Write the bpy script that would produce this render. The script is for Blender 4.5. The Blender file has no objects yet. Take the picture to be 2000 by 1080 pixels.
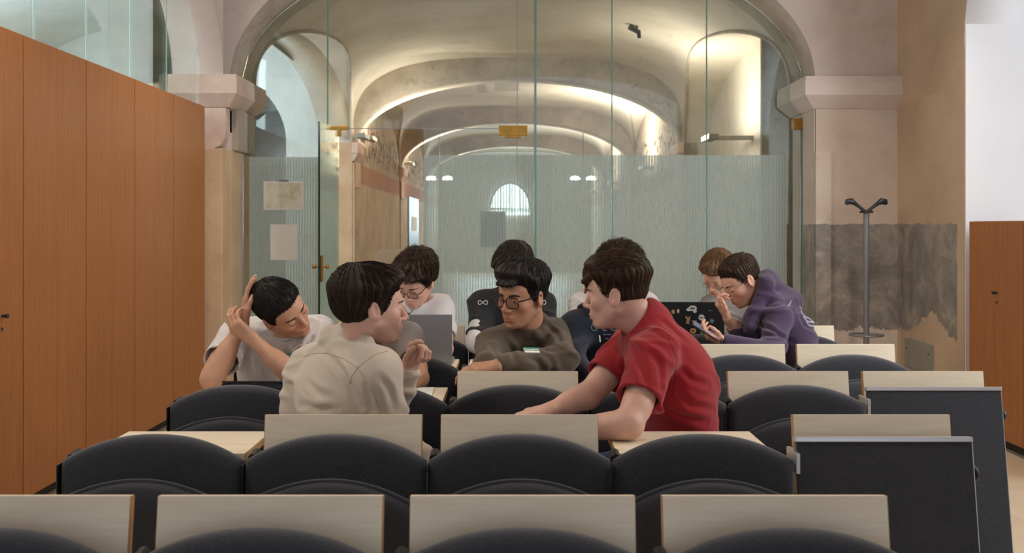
import bpy, bmesh, math, random
import numpy as np
from mathutils import Vector, Matrix
from mathutils.bvhtree import BVHTree

S = bpy.context.scene
COL = S.collection
PI = math.pi
CAM_H = 1.38          # lens height above the floor
F = 2000.0            # focal length in pixels of the 2000 px wide frame

# ------------------------------------------------------------------ camera
cd = bpy.data.cameras.new('camera'); cam = bpy.data.objects.new('camera', cd); COL.objects.link(cam)
cam.location = (0, 0, CAM_H); cam.rotation_euler = (PI/2, 0, 0)
cd.lens = 36.0; cd.sensor_width = 36.0; cd.shift_y = -0.048
cd.clip_start = 0.05; cd.clip_end = 200
cd.dof.use_dof = True; cd.dof.focus_distance = 3.9; cd.dof.aperture_fstop = 6.3
S.camera = cam
S.view_settings.view_transform = 'Standard'; S.view_settings.look = 'None'
S.view_settings.gamma = 1.0; S.view_settings.exposure = 0.0
S.view_settings.use_curve_mapping = False

# ------------------------------------------------------------------ world and large lights
w = bpy.data.worlds.new('world'); S.world = w; w.use_nodes = True
w.node_tree.nodes['Background'].inputs[0].default_value = (0.80, 0.88, 1.0, 1)
w.node_tree.nodes['Background'].inputs[1].default_value = 1.15

def area(name, loc, target, sx, sy, power, color):
    l = bpy.data.lights.new(name, 'AREA'); l.shape = 'RECTANGLE'; l.size = sx; l.size_y = sy
    l.energy = power; l.color = color
    o = bpy.data.objects.new(name, l); COL.objects.link(o); o.location = loc
    o.rotation_euler = (Vector(target)-Vector(loc)).to_track_quat('-Z', 'Y').to_euler()
    return o
def spot(name, loc, target, power, color, angle=120, r=0.06):
    l = bpy.data.lights.new(name, 'SPOT'); l.energy = power; l.color = color; l.spot_size = math.radians(angle)
    l.spot_blend = 0.8; l.shadow_soft_size = r
    o = bpy.data.objects.new(name, l); COL.objects.link(o); o.location = loc
    o.rotation_euler = (Vector(target)-Vector(loc)).to_track_quat('-Z', 'Y').to_euler()
    return o
# daylight from the window bay on the right of the classroom
area('bay_daylight', (5.3, 2.9, 2.5), (-0.6, 4.4, 0.8), 2.6, 1.9, 240, (0.86, 0.93, 1.0))
# warm ceiling spots of the classroom, up at the springing of the vault
for x_, y_ in ((-1.9, 2.2), (-1.9, 4.4), (-1.9, 6.6), (2.6, 2.6), (2.6, 4.6), (2.6, 6.4)):
    spot('ceiling_spot_light', (x_, y_, 3.55), (x_*0.4, y_+0.3, 0), 88, (1.0, 0.89, 0.77), 130, 0.16)
# unseen fill spots added to brighten the upper left arcade and the great arch
spot('wall_fill_light', (1.2, 4.6, 3.5), (-2.3, 7.9, 3.0), 60, (1.0, 0.93, 0.85), 70, 0.12)
spot('wall_fill_light', (-1.2, 4.9, 3.5), (2.4, 8.2, 2.9), 34, (1.0, 0.92, 0.84), 70, 0.12)
# daylight in the side aisle on the left, with unseen fill panels added
area('aisle_daylight_fill', (-4.8, 2.5, 3.0), (-4.6, 8.2, 3.2), 2.5, 1.6, 110, (0.9, 0.95, 1.0))  # added fill, brightens the first cross wall
area('aisle_daylight_fill', (-6.6, 6.4, 2.6), (-2.7, 7.6, 3.4), 2.5, 1.6, 60, (0.82, 0.91, 1.0))
area('aisle_daylight_fill', (-4.9, 9.6, 2.2), (-5.0, 14.0, 3.9), 2.6, 1.2, 110, (0.86, 0.93, 1.0))  # added fill, brightens the second aisle bay
area('aisle_daylight_fill', (-6.5, 11.6, 2.4), (-2.4, 11.4, 3.0), 2.5, 1.8, 70, (0.72, 0.87, 1.0))
# daylight at the far end of the vaulted hall
area('hall_end_daylight', (0.0, 31.5, 2.0), (0.0, 8.0, 1.3), 3.4, 1.7, 220, (0.70, 0.90, 1.0))

# ------------------------------------------------------------------ helpers
def P(x, y, Y):
    """the point at distance Y that stands at pixel x, y"""
    return np.array(((x-1000.0)/F*Y, Y, CAM_H-(y-444.0)/F*Y))

def link(name, me, mat=None, parent=None, smooth=False):
    o = bpy.data.objects.new(name, me); COL.objects.link(o)
    if mat is not None:
        for m in (mat if isinstance(mat, (list, tuple)) else [mat]): me.materials.append(m)
    if parent is not None: o.parent = parent
    if smooth:
        me.polygons.foreach_set('use_smooth', [True]*len(me.polygons))
    return o

def tag(o, label, cat, group=None):
    o['label'] = label; o['category'] = cat
    if group: o['group'] = group
    return o

def thing(name, label, cat, loc=(0, 0, 0), rz=0, group=None):
    o = bpy.data.objects.new(name, None); COL.objects.link(o); o.location = loc; o.rotation_euler = (0, 0, rz)
    o.empty_display_size = 0.1
    return tag(o, label, cat, group)

def copy_tree(o, parent=None):
    kids = [c for c in bpy.data.objects if c.parent == o]
    c = o.copy(); COL.objects.link(c); c.parent = parent
    for k in kids: copy_tree(k, c)
    return c

class MB:
    def __init__(s): s.bm = bmesh.new()
    def box(s, a, b, M=None):
        x0, y0, z0 = a; x1, y1, z1 = b
        v = [s.bm.verts.new(p) for p in ((x0,y0,z0),(x1,y0,z0),(x1,y1,z0),(x0,y1,z0),(x0,y0,z1),(x1,y0,z1),(x1,y1,z1),(x0,y1,z1))]
        for f in ((0,3,2,1),(4,5,6,7),(0,1,5,4),(1,2,6,5),(2,3,7,6),(3,0,4,7)): s.bm.faces.new([v[i] for i in f])
        if M is not None: bmesh.ops.transform(s.bm, matrix=M, verts=v)
        return s
    def tube(s, pts, r, n=10, caps=True):
        pts = [Vector(p) for p in pts]; rr = r if isinstance(r, (list, tuple)) else [r]*len(pts)
        rings = []; up = None
        for i, p in enumerate(pts):
            t = (pts[min(i+1, len(pts)-1)]-pts[max(i-1, 0)]).normalized()
            if up is None: up = t.orthogonal().normalized()
            up = (up-t*up.dot(t)).normalized(); q = t.cross(up)
            rings.append([s.bm.verts.new(p+(up*math.cos(2*PI*k/n)+q*math.sin(2*PI*k/n))*rr[i]) for k in range(n)])
        for a, b in zip(rings, rings[1:]):
            for k in range(n): s.bm.faces.new((a[k], a[(k+1)%n], b[(k+1)%n], b[k]))
        if caps: s.bm.faces.new(rings[0][::-1]); s.bm.faces.new(rings[-1])
        return s
    def prism(s, poly, ax, lo, hi):
        """poly of 2-D points extruded along axis ax"""
        def mk(p, d):
            return {0: (d, p[0], p[1]), 1: (p[0], d, p[1]), 2: (p[0], p[1], d)}[ax]
        a = [s.bm.verts.new(mk(p, lo)) for p in poly]; b = [s.bm.verts.new(mk(p, hi)) for p in poly]
        n = len(poly)
        for i in range(n): s.bm.faces.new((a[i], a[(i+1)%n], b[(i+1)%n], b[i]))
        s.bm.faces.new(a[::-1]); s.bm.faces.new(b)
        return s
    def lathe(s, prof, c, n=24):
        rings = []
        for r, z in prof:
            rings.append([s.bm.verts.new((c[0]+r*math.cos(2*PI*k/n), c[1]+r*math.sin(2*PI*k/n), c[2]+z)) for k in range(n)])
        for a, b in zip(rings, rings[1:]):
            for k in range(n): s.bm.faces.new((a[k], a[(k+1)%n], b[(k+1)%n], b[k]))
        s.bm.faces.new(rings[0][::-1]); s.bm.faces.new(rings[-1])
        return s
    def build(s, name, mat, parent=None, bevel=0, smooth=False, seg=2):
        bmesh.ops.recalc_face_normals(s.bm, faces=s.bm.faces)
        if bevel:
            bmesh.ops.bevel(s.bm, geom=list(s.bm.edges), offset=bevel, segments=seg, affect='EDGES', profile=0.6)
        me = bpy.data.meshes.new(name); s.bm.to_mesh(me); s.bm.free()
        o = link(name, me, mat, parent)
        if smooth:
            me.polygons.foreach_set('use_smooth', [True]*len(me.polygons))
            try: me.set_sharp_from_angle(angle=math.radians(40))
            except Exception: pass
        return o

def struct(name, mb, mat, bevel=0, smooth=False, parent=None):
    o = mb.build(name, mat, parent, bevel, smooth)
    if parent is None: o['kind'] = 'structure'
    return o

def grid_mesh(name, V, mat, parent=None, smooth=True, flip=False):
    """V: array (n, m, 3)"""
    n, m = V.shape[:2]
    idx = np.arange(n*m).reshape(n, m)
    q = np.stack([idx[:-1, :-1], idx[1:, :-1], idx[1:, 1:], idx[:-1, 1:]], -1).reshape(-1, 4)
    if flip: q = q[:, ::-1]
    me = mesh_np(name, V.reshape(-1, 3), q)
    return link(name, me, mat, parent, smooth)

def mesh_np(name, V, Q):
    me = bpy.data.meshes.new(name)
    V = np.ascontiguousarray(V, dtype=np.float32); Q = np.ascontiguousarray(Q, dtype=np.int32)
    k = Q.shape[1]
    me.vertices.add(len(V)); me.vertices.foreach_set('co', V.ravel())
    me.loops.add(Q.size); me.loops.foreach_set('vertex_index', Q.ravel())
    me.polygons.add(len(Q)); me.polygons.foreach_set('loop_start', np.arange(0, Q.size, k, dtype=np.int32))
    me.update(calc_edges=True); me.validate()
    return me

# ------------------------------------------------------------------ materials
def srgb(r, g, b):
    f = lambda c: (c/255/12.92) if c/255 <= 0.04045 else ((c/255+0.055)/1.055)**2.4
    return (f(r), f(g), f(b), 1)

class NT:
    def __init__(s, name):
        s.m = bpy.data.materials.new(name); s.m.use_nodes = True; s.t = s.m.node_tree
        s.b = s.t.nodes['Principled BSDF']; s.out = s.t.nodes['Material Output']
    def n(s, typ, ins=None, **kw):
        d = s.t.nodes.new(typ)
        for k, v in kw.items(): setattr(d, k, v)
        for k, v in (ins or {}).items(): s.set(d.inputs[k], v)
        return d
    def set(s, inp, v):
        if isinstance(v, bpy.types.NodeSocket): s.t.links.new(v, inp)
        elif isinstance(v, bpy.types.Node): s.t.links.new(v.outputs[0], inp)
        else: inp.default_value = v
    def pos(s): return s.n('ShaderNodeNewGeometry').outputs['Position']
    def objc(s): return s.n('ShaderNodeTexCoord').outputs['Object']
    def map(s, v, sc=(1, 1, 1)): return s.n('ShaderNodeMapping', {'Vector': v, 'Scale': sc}).outputs[0]
    def noise(s, v, scale, detail=4, rough=0.55, dist=0): 
        return s.n('ShaderNodeTexNoise', {'Vector': v, 'Scale': scale, 'Detail': detail, 'Roughness': rough, 'Distortion': dist}).outputs['Fac']
    def ramp(s, f, stops):
        r = s.n('ShaderNodeValToRGB', {'Fac': f}); e = r.color_ramp.elements
        while len(e) < len(stops): e.new(0.5)
        for a, (p, c) in zip(e, stops): a.position = p; a.color = c if len(c) == 4 else (*c, 1)
        return r.outputs[0]
    def mix(s, f, a, b, mode='MIX'):
        d = s.n('ShaderNodeMix', data_type='RGBA', blend_type=mode)
        s.set(d.inputs[0], f); s.set(d.inputs[6], a); s.set(d.inputs[7], b)
        return d.outputs[2]
    def math(s, op, a, b=0.0, c=None):
        d = s.n('ShaderNodeMath', operation=op); s.set(d.inputs[0], a); s.set(d.inputs[1], b)
        if c is not None: s.set(d.inputs[2], c)
        return d.outputs[0]
    def bump(s, h, strength=0.3, dist=0.01):
        s.set(s.b.inputs['Normal'], s.n('ShaderNodeBump', {'Height': h, 'Strength': strength, 'Distance': dist}).outputs[0])

def m_plain(name, col, rough=0.5, metal=0, var=0.0, scale=40, bump=0.0, bscale=200, sheen=0, emit=None, estr=0):
    t = NT(name); v = t.objc()
    if var:
        c1 = tuple(c*(1-var) for c in col[:3])+(1,); c2 = tuple(min(1, c*(1+var)) for c in col[:3])+(1,)
        t.set(t.b.inputs['Base Color'], t.ramp(t.noise(v, scale), [(0.3, c1), (0.7, c2)]))
    else: t.b.inputs['Base Color'].default_value = col
    t.b.inputs['Roughness'].default_value = rough; t.b.inputs['Metallic'].default_value = metal
    if sheen:
        t.b.inputs['Sheen Weight'].default_value = sheen; t.b.inputs['Sheen Roughness'].default_value = 0.5
    if bump: t.bump(t.noise(v, bscale, 3), bump, 0.002)
    if emit: t.b.inputs['Emission Color'].default_value = emit; t.b.inputs['Emission Strength'].default_value = estr
    return t.m

def m_plaster(name, light, dark, stain, scale=1.0, amt=0.5, seed=0):
    t = NT(name); v = t.n('ShaderNodeMapping', {'Vector': t.pos(), 'Location': (seed, seed*1.7, seed*.3)}).outputs[0]
    base = t.ramp(t.noise(v, 1.1*scale, 6, 0.6), [(0.32, dark), (0.66, light)])
    st = t.ramp(t.noise(v, 3.2*scale, 8, 0.7, 0.6), [(0.55, (0, 0, 0)), (0.75, (amt, amt, amt))])
    c = t.mix(st, base, stain)
    sp = t.ramp(t.noise(v, 38*scale, 3, 0.6), [(0.66, (0, 0, 0)), (0.76, (0.35*amt,)*3)])
    c = t.mix(sp, c, tuple(x*0.55 for x in stain[:3])+(1,))
    t.set(t.b.inputs['Base Color'], c); t.b.inputs['Roughness'].default_value = 0.9
    t.bump(t.noise(v, 14*scale, 8, 0.65), 0.35, 0.02)
    return t

def m_wood(name, c1, c2, c3, axis='z', rough=0.35, grain=1.0):
    t = NT(name); v = t.objc()
    sc = {'z': (14, 14, 0.7), 'x': (0.8, 12, 12), 'y': (12, 0.8, 12)}[axis]
    a = t.noise(t.map(v, sc), 3.0*grain, 6, 0.6, 0.4)
    b = t.noise(t.map(v, tuple(k*6 for k in sc)), 3.0*grain, 3, 0.6)
    c = t.mix(0.35, t.ramp(a, [(0.3, c1), (0.5, c2), (0.72, c3)]), t.ramp(b, [(0.35, c1), (0.65, c3)]))
    t.set(t.b.inputs['Base Color'], c); t.b.inputs['Roughness'].default_value = rough
    t.bump(b, 0.05, 0.001)
    return t.m

M = {}
M['plaster'] = m_plaster('warm_plaster', srgb(224, 210, 200), srgb(206, 188, 176), srgb(176, 156, 140), 1.0, 0.35).m
M['plaster_side'] = m_plaster('ochre_plaster', srgb(206, 180, 152), srgb(190, 160, 132), srgb(168, 136, 110), 1.0, 0.4, 3).m
M['plaster_white'] = m_plain('white_paint', srgb(226, 226, 228), 0.8, var=0.02, scale=2, bump=0.1, bscale=60)
M['pier_cream'] = m_plaster('cream_pier_stone', srgb(214, 184, 150), srgb(196, 162, 128), srgb(150, 118, 92), 2.0, 0.35, 5).m
M['pink_stone'] = m_plaster('pink_stone', srgb(222, 198, 182), srgb(204, 174, 156), srgb(236, 222, 208), 3.0, 0.5, 7).m
def m_vault():
    t = m_plaster('vault_plaster', srgb(216, 207, 192), srgb(192, 182, 164), srgb(150, 140, 124), 0.8, 0.45, 11)
    base = t.b.inputs['Base Color'].links[0].from_socket
    v = t.pos(); xyz = t.n('ShaderNodeSeparateXYZ', {'Vector': v}); e = t.math('MULTIPLY', t.math('SUBTRACT', t.noise(v, 9, 4), 0.5), 0.12)
    x = t.math('ADD', xyz.outputs[0], e); y = t.math('ADD', xyz.outputs[1], t.math('MULTIPLY', e, 3.0))
    def bx(x0, x1, y0, y1):
        a = t.math('MULTIPLY', t.math('GREATER_THAN', x, x0), t.math('LESS_THAN', x, x1)); b = t.math('MULTIPLY', t.math('GREATER_THAN', y, y0), t.math('LESS_THAN', y, y1))
        return t.math('MULTIPLY', a, b)
    m = t.math('MAXIMUM', bx(-0.62, -0.44, 15.9, 18.4), bx(-0.30, 0.12, 16.0, 18.2)); m = t.math('MAXIMUM', m, bx(-0.5, -0.2, 15.75, 15.98))
    t.set(t.b.inputs['Base Color'], t.mix(t.math('MULTIPLY', m, 0.75), base, srgb(160, 150, 132)))
    return t.m
M['vault'] = m_vault()
M['rib'] = m_plaster('rib_stone', srgb(194, 180, 162), srgb(162, 149, 133), srgb(112, 94, 82), 2.2, 0.6, 13).m
M['pale_stone'] = m_plaster('pale_aisle_plaster', srgb(220, 222, 218), srgb(198, 202, 198), srgb(170, 172, 166), 1.2, 0.35, 17).m
def m_pier_right():
    t = m_plaster('scraped_pier_plaster', srgb(220, 204, 190), srgb(202, 184, 168), srgb(172, 150, 132), 1.2, 0.35, 2)
    base = t.b.inputs['Base Color'].links[0].from_socket
    v = t.pos(); xyz = t.n('ShaderNodeSeparateXYZ', {'Vector': v}); z = xyz.outputs[2]; y = xyz.outputs[1]
    grey = t.ramp(t.noise(v, 3.5, 9, 0.72, 0.5), [(0.28, srgb(106, 102, 96)), (0.50, srgb(142, 136, 128)), (0.64, srgb(172, 162, 148)), (0.78, srgb(208, 190, 170))])
    sp = t.ramp(t.noise(v, 30, 6, 0.7), [(0.60, (0, 0, 0)), (0.70, (0.7, 0.7, 0.7))])
    grey = t.mix(sp, grey, srgb(204, 186, 166))
    edge = t.math('MULTIPLY', t.math('SUBTRACT', t.noise(v, 9, 5, 0.7), 0.5), 0.05)
    ztop = t.math('ADD', z, edge)
    topm = t.math('LESS_THAN', ztop, 1.405)
    d = t.math('DIVIDE', t.math('SUBTRACT', y, 7.56), 0.27)
    dome = t.math('MULTIPLY', t.math('POWER', 2.718, t.math('MULTIPLY', t.math('MULTIPLY', d, d), -1.0)), 0.18)
    edge2 = t.math('MULTIPLY', t.math('SUBTRACT', t.noise(v, 7, 5, 0.7), 0.5), 0.22)
    low = t.math('GREATER_THAN', t.math('ADD', z, edge2), t.math('ADD', dome, 0.56))
    inner = t.math('GREATER_THAN', t.math('ADD', y, edge), 7.13)
    mask = t.math('MULTIPLY', t.math('MULTIPLY', topm, low), inner)
    fade = t.ramp(t.noise(v, 2.6, 6, 0.7), [(0.32, (0.75,)*3), (0.5, (1, 1, 1))])
    mask = t.math('MULTIPLY', mask, fade)
    ochre = t.ramp(t.noise(v, 1.3, 6, 0.6), [(0.3, srgb(186, 158, 130)), (0.7, srgb(206, 180, 152))])
    base = t.mix(t.math('GREATER_THAN', xyz.outputs[0], 3.097), base, ochre)
    t.set(t.b.inputs['Base Color'], t.mix(mask, base, grey))
    return t.m
M['pier_right'] = m_pier_right()
def m_brick_scar():
    t = m_plaster('plaster_with_brick_scars', srgb(196, 182, 160), srgb(168, 152, 130), srgb(120, 98, 80), 1.5, 0.5, 19)
    base = t.b.inputs['Base Color'].links[0].from_socket
    v = t.pos(); z = t.n('ShaderNodeSeparateXYZ', {'Vector': v}).outputs[2]
    n = t.noise(v, 6.5, 7, 0.75, 0.3)
    band = t.ramp(t.math('DIVIDE', z, 4.0), [(0.58, (0, 0, 0)), (0.62, (1, 1, 1)), (0.72, (1, 1, 1)), (0.78, (0, 0, 0))])
    m = t.math('MULTIPLY', band, t.ramp(n, [(0.52, (0, 0, 0)), (0.56, (1, 1, 1))]))
    c = t.mix(m, base, srgb(74, 46, 34))
    pink = t.ramp(t.math('DIVIDE', z, 4.0), [(0.50, (0, 0, 0)), (0.51, (0.8,)*3), (0.575, (0.8,)*3), (0.585, (0, 0, 0))])
    c = t.mix(pink, c, srgb(164, 118, 92))
    t.set(t.b.inputs['Base Color'], c)
    return t.m
M['brick_scar'] = m_brick_scar()
M['cabinet'] = m_wood('cherry_veneer', srgb(150, 90, 38), srgb(166, 101, 46), srgb(180, 115, 58), 'z', 0.42)
M['cabinet_dark'] = m_plain('cabinet_plinth', srgb(30, 24, 22), 0.6)
M['birch'] = m_wood('birch_veneer', srgb(222, 206, 176), srgb(232, 218, 192), srgb(238, 226, 202), 'x', 0.5, 0.7)
M['birch_edge'] = m_plain('birch_edge', srgb(190, 148, 98), 0.5, var=0.06)
def m_fabric():
    t = NT('charcoal_fabric'); v = t.objc()
    n = t.noise(v, 260, 3, 0.7); big = t.noise(v, 6, 4)
    c = t.mix(0.5, t.ramp(n, [(0.35, srgb(30, 32, 38)), (0.65, srgb(64, 67, 76))]), t.ramp(big, [(0.3, srgb(40, 42, 48)), (0.7, srgb(52, 52, 56))]))
    t.set(t.b.inputs['Base Color'], c); t.b.inputs['Roughness'].default_value = 0.95
    t.b.inputs['Sheen Weight'].default_value = 0.25; t.b.inputs['Sheen Roughness'].default_value = 0.5
    t.bump(n, 0.3, 0.001); return t.m
M['fabric'] = m_fabric()
M['black_plastic'] = m_plain('black_plastic', srgb(28, 28, 30), 0.45)
M['aluminium'] = m_plain('aluminium', srgb(200, 200, 202), 0.35, 0.7)
M['grey_metal'] = m_plain('grey_metal', srgb(138, 138, 142), 0.4, 0.4)
M['dark_metal'] = m_plain('dark_metal', srgb(62, 64, 68), 0.35, 0.5)
M['brass'] = m_plain('brass', srgb(176, 132, 62), 0.35, 0.9, var=0.15, scale=20)
M['panel_grey'] = m_plain('vent_panel_grey', srgb(150, 148, 136), 0.5, 0.1, var=0.04, scale=8)
M['paper'] = m_plain('paper', srgb(232, 236, 230), 0.8, var=0.01)
M['paper_warm'] = m_plain('paper_seen_from_behind', srgb(178, 176, 164), 0.9)
M['lamp'] = m_plain('lamp_glow', srgb(255, 240, 215), 0.5, emit=(1, 0.86, 0.62, 1), estr=14)
M['mirrored_spot_glow'] = m_plain('spot_glow', srgb(255, 250, 240), 0.5, emit=(1, 0.97, 0.9, 1), estr=12)
M['daylight_glass'] = m_plain('bright_window', srgb(240, 250, 255), 0.5, emit=(0.86, 0.96, 1, 1), estr=5)
def m_floor():
    t = NT('stone_floor'); v = t.pos()
    br = t.n('ShaderNodeTexBrick', {'Vector': v, 'Color1': srgb(196, 178, 152), 'Color2': srgb(188, 168, 142), 'Mortar': srgb(168, 148, 124), 'Scale': 1.0, 'Mortar Size': 0.004, 'Brick Width': 0.6, 'Row Height': 0.6}, offset=0.0)
    c = t.mix(0.3, br.outputs[0], t.ramp(t.noise(v, 4, 6), [(0.3, srgb(176, 156, 130)), (0.7, srgb(206, 190, 166))]))
    t.set(t.b.inputs['Base Color'], c); t.b.inputs['Roughness'].default_value = 0.4; return t.m
M['floor'] = m_floor()
def m_glass(name, tint, rough=0.02, ior=1.5, amt=1.0):
    t = NT(name); tr = t.n('ShaderNodeBsdfTransparent', {'Color': tint}); gl = t.n('ShaderNodeBsdfGlossy', {'Roughness': rough, 'Color': (0.9, 1, 0.97, 1)})
    fr = t.n('ShaderNodeFresnel', {'IOR': ior})
    mx = t.n('ShaderNodeMixShader', {'Fac': t.math('MULTIPLY', fr.outputs[0], amt)}); t.set(mx.inputs[1], tr.outputs[0]); t.set(mx.inputs[2], gl.outputs[0])
    t.t.links.new(mx.outputs[0], t.out.inputs[0]); return t.m
M['glass'] = m_glass('clear_pane_glass', (0.955, 0.985, 0.975, 1), amt=1.0)
M['glass_green'] = m_glass('green_glass', (0.965, 0.99, 0.985, 1), amt=0.4)
M['glass_edge'] = m_plain('green_glass_edge', srgb(104, 140, 128), 0.2)
M['glass_edge_dark'] = m_plain('dark_green_glass_edge', srgb(16, 52, 44), 0.2)
M['lens'] = m_glass('spectacle_lens', (0.97, 0.97, 0.98, 1), 0.0, 1.3)
def m_film():
    t = NT('striped_frosted_film'); x = t.n('ShaderNodeSeparateXYZ', {'Vector': t.pos()}).outputs[0]
    s = t.math('FRACT', t.math('MULTIPLY', t.math('ADD', x, 50.0), 1/0.0235))
    stripe = t.math('GREATER_THAN', s, 0.30)
    fac = t.math('ADD', t.math('MULTIPLY', stripe, 0.24), 0.42)
    tr = t.n('ShaderNodeBsdfTransparent', {'Color': (0.97, 1, 1, 1)})
    df = t.n('ShaderNodeBsdfDiffuse', {'Color': srgb(204, 214, 213)}); tl = t.n('ShaderNodeBsdfTranslucent', {'Color': srgb(214, 222, 218)})
    m1 = t.n('ShaderNodeMixShader', {'Fac': 0.5}); t.set(m1.inputs[1], df.outputs[0]); t.set(m1.inputs[2], tl.outputs[0])
    m2 = t.n('ShaderNodeMixShader', {'Fac': fac}); t.set(m2.inputs[1], tr.outputs[0]); t.set(m2.inputs[2], m1.outputs[0])
    t.t.links.new(m2.outputs[0], t.out.inputs[0]); return t.m
M['film'] = m_film()

# ------------------------------------------------------------------ the setting
XL, XR, XC, AR, ZS = -2.27, 2.44, 0.085, 2.355, 2.583
Y0, Y1 = 8.24, 8.9
struct('floor', MB().box((-7.2, -5, -0.1), (5.2, 34.2, 0)), M['floor'])

def ell(a, b, t): return a*math.cos(t), b*math.sin(t)
def arch_wall(name, ax, c, a, b, zs, lo, hi, zt, d0, d1, mats, a2=None, b2=None, n=48, kind=True):
    """wall in the plane of axis ax (0: runs along x, 1: runs along y), thickness d0..d1, with an elliptical opening"""
    a2 = a2 or a; b2 = b2 or b
    bm = bmesh.new()
    def v(u, z, d): return bm.verts.new((u, d, z) if ax == 0 else (d, u, z))
    rows = []
    for i in range(n+1):
        t = PI*i/n
        u, z = ell(a, b, t); u2, z2 = ell(a2, b2, t)
        rows.append((v(c+u, zs+z, d0), v(c+u, zt, d0), v(c+u2, zs+z2, d1), v(c+u2, zt, d1)))
    for p, q in zip(rows, rows[1:]):
        bm.faces.new((p[0], q[0], q[1], p[1])); bm.faces.new((p[2], p[3], q[3], q[2]))
        f = bm.faces.new((p[0], p[2], q[2], q[0])); f.material_index = 1; f.smooth = True
        bm.faces.new((p[1], q[1], q[3], p[3]))
    # solid sides
    for u0, u1 in ((lo, c-a), (c+a, hi)):
        if u1-u0 < 0.01: continue
        k = [v(u, z, d) for u in (u0, u1) for z in (0 if lo > -90 else 0, zt) for d in (d0, d1)]
        for f in ((0,1,3,2),(4,6,7,5),(0,2,6,4),(1,5,7,3),(2,3,7,6),(0,4,5,1)): bm.faces.new([k[i] for i in f])
    bmesh.ops.recalc_face_normals(bm, faces=bm.faces)
    me = bpy.data.meshes.new(name); bm.to_mesh(me); bm.free()
    o = link(name, me, mats); o['kind'] = 'structure'; return o

# wall with the great arch, its two piers (right one wide, left one narrow)
arch_wall('wall_back', 0, XC, AR, 1.30, ZS-0.02, XL-0.62, 3.10, 4.6, Y0, Y1, [M['plaster'], M['rib']], AR, 1.22)
# scraped lower part of the right pier (front face and reveal) and the side wall beside it
struct('wall_right', MB().box((2.435, Y0-0.012, 0), (3.14, Y0, 2.36)).box((2.428, Y0-0.012, 0), (2.44, 8.55, 2.36)).box((3.10, 7.02, 0), (3.62, Y0+0.2, 2.36)), M['pier_right'])
struct('wall_right_upper', MB().box((3.10, 7.02, 2.36), (3.62, Y0+0.2, 4.6)), M['plaster_side'])
arch_wall('wall_right_arcade', 1, 4.9, 2.12, 1.5, 2.62, -2.0, 7.02, 4.6, 3.10, 3.62, [M['plaster_side'], M['plaster_white']])
for o in list(bpy.data.objects):
    if o.name == 'wall_right_arcade': pass
struct('wall_recess', MB().box((5.45, 1.0, 0), (5.55, 9.0, 4.6)).box((3.62, 8.05, 0), (5.5, 8.2, 4.6)).box((3.62, 0.9, 0), (5.5, 1.0, 4.6)).box((3.105, 7.008, 0), (3.62, 7.019, 4.6)), M['plaster_white'])
# strip of old masonry at the pier corner
struct('trim_1', MB().box((2.43, Y0-0.05, 0), (2.555, Y0-0.01, 1.985)), M['pier_right'], 0.006)
struct('trim_2', MB().box((XL-0.01, Y0-0.01, 0), (XL+0.01, Y1-0.05, 2.0)).box((XL-0.5, Y0-0.012, 0), (XL, Y0, 2.0)), M['pier_cream'])

# classroom vault above the frame and the arcade on the left
xs = np.linspace(XL-0.4, 3.62, 40); ys = np.linspace(-4, Y0, 3)
V = np.array([[(x, y, 3.6+0.9*math.sqrt(max(0, 1-((x-0.67)/2.97)**2))) for y in ys] for x in xs])
o = grid_mesh('ceiling', V, M['plaster']); o['kind'] = 'structure'
arch_wall('wall_left_arcade', 1, 5.75, 2.30, 1.17, 2.54, 8.04, 8.05, 4.6, -2.27, -2.67, [M['plaster'], M['plaster']])
struct('wall_left', MB().box((-2.75, -4, 0), (-2.68, 3.45, 4.6)), M['plaster_white'])

# capitals of the great arch: fascia, sloped underside and corbel block, running along the reveal
def capital(name, side, xface, y0, y1, mat, front_len):
    """side -1: left pier, +1: right pier; moulding along the reveal and the front face"""
    s = side; mb = MB()
    def ring(off, z):       # plan outline: reveal line offset by off
        xi = xface - s*off
        return [(xface+s*front_len, y0-off, z), (xi, y0-off, z), (xi, y1+off, z), (xface+s*front_len, y1+off, z)]
    prof = [(0.0, ZS), (0.105, ZS), (0.105, ZS-0.03), (0.11, ZS-0.04), (0.11, ZS-0.15), (0.02, ZS-0.25), (0.0, ZS-0.25)]
    R = [[mb.bm.verts.new(p) for p in ring(o, z)] for o, z in prof]
    for a, b in zip(R, R[1:]):
        for i in range(3): mb.bm.faces.new((a[i], a[i+1], b[i+1], b[i]))
    for i in (0, 3): mb.bm.faces.new([r[i] for r in R])
    return mb
mb = capital('', 1, XR, Y0, Y1, None, 0.66)
struct('trim_3', mb, M['plaster'], 0)
mb = capital('', -1, XL, Y0-0.1, Y1, None, 0.43)
struct('trim_4', mb, M['pink_stone'], 0)
# pink corbel block with a rounded lower corner under the left capital
poly = [(-2.66, 2.33), (XL+0.0, 2.33), (XL+0.0, 2.14), (XL-0.012, 2.08), (XL-0.045, 2.03), (XL-0.10, 2.005), (-2.66, 2.0)]
struct('trim_5', MB().prism(poly, 1, 8.12, 8.3), M['pink_stone'], 0.004)
struct('trim_6', MB().box((XL-0.03, 8.3, 2.0), (XL+0.05, 8.86, 2.34)), M['rib'], 0.012)
struct('trim_7', MB().box((2.60, Y0-0.02, ZS-0.005), (3.10, Y0-0.003, ZS+0.012)), M['rib'], 0.004)
# thin cream shaft of the left pier before the cabinets end
struct('trim_8', MB().box((-2.66, 8.02, 0), (-2.27, 8.25, 2.0)), M['pier_cream'], 0.012)

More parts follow.
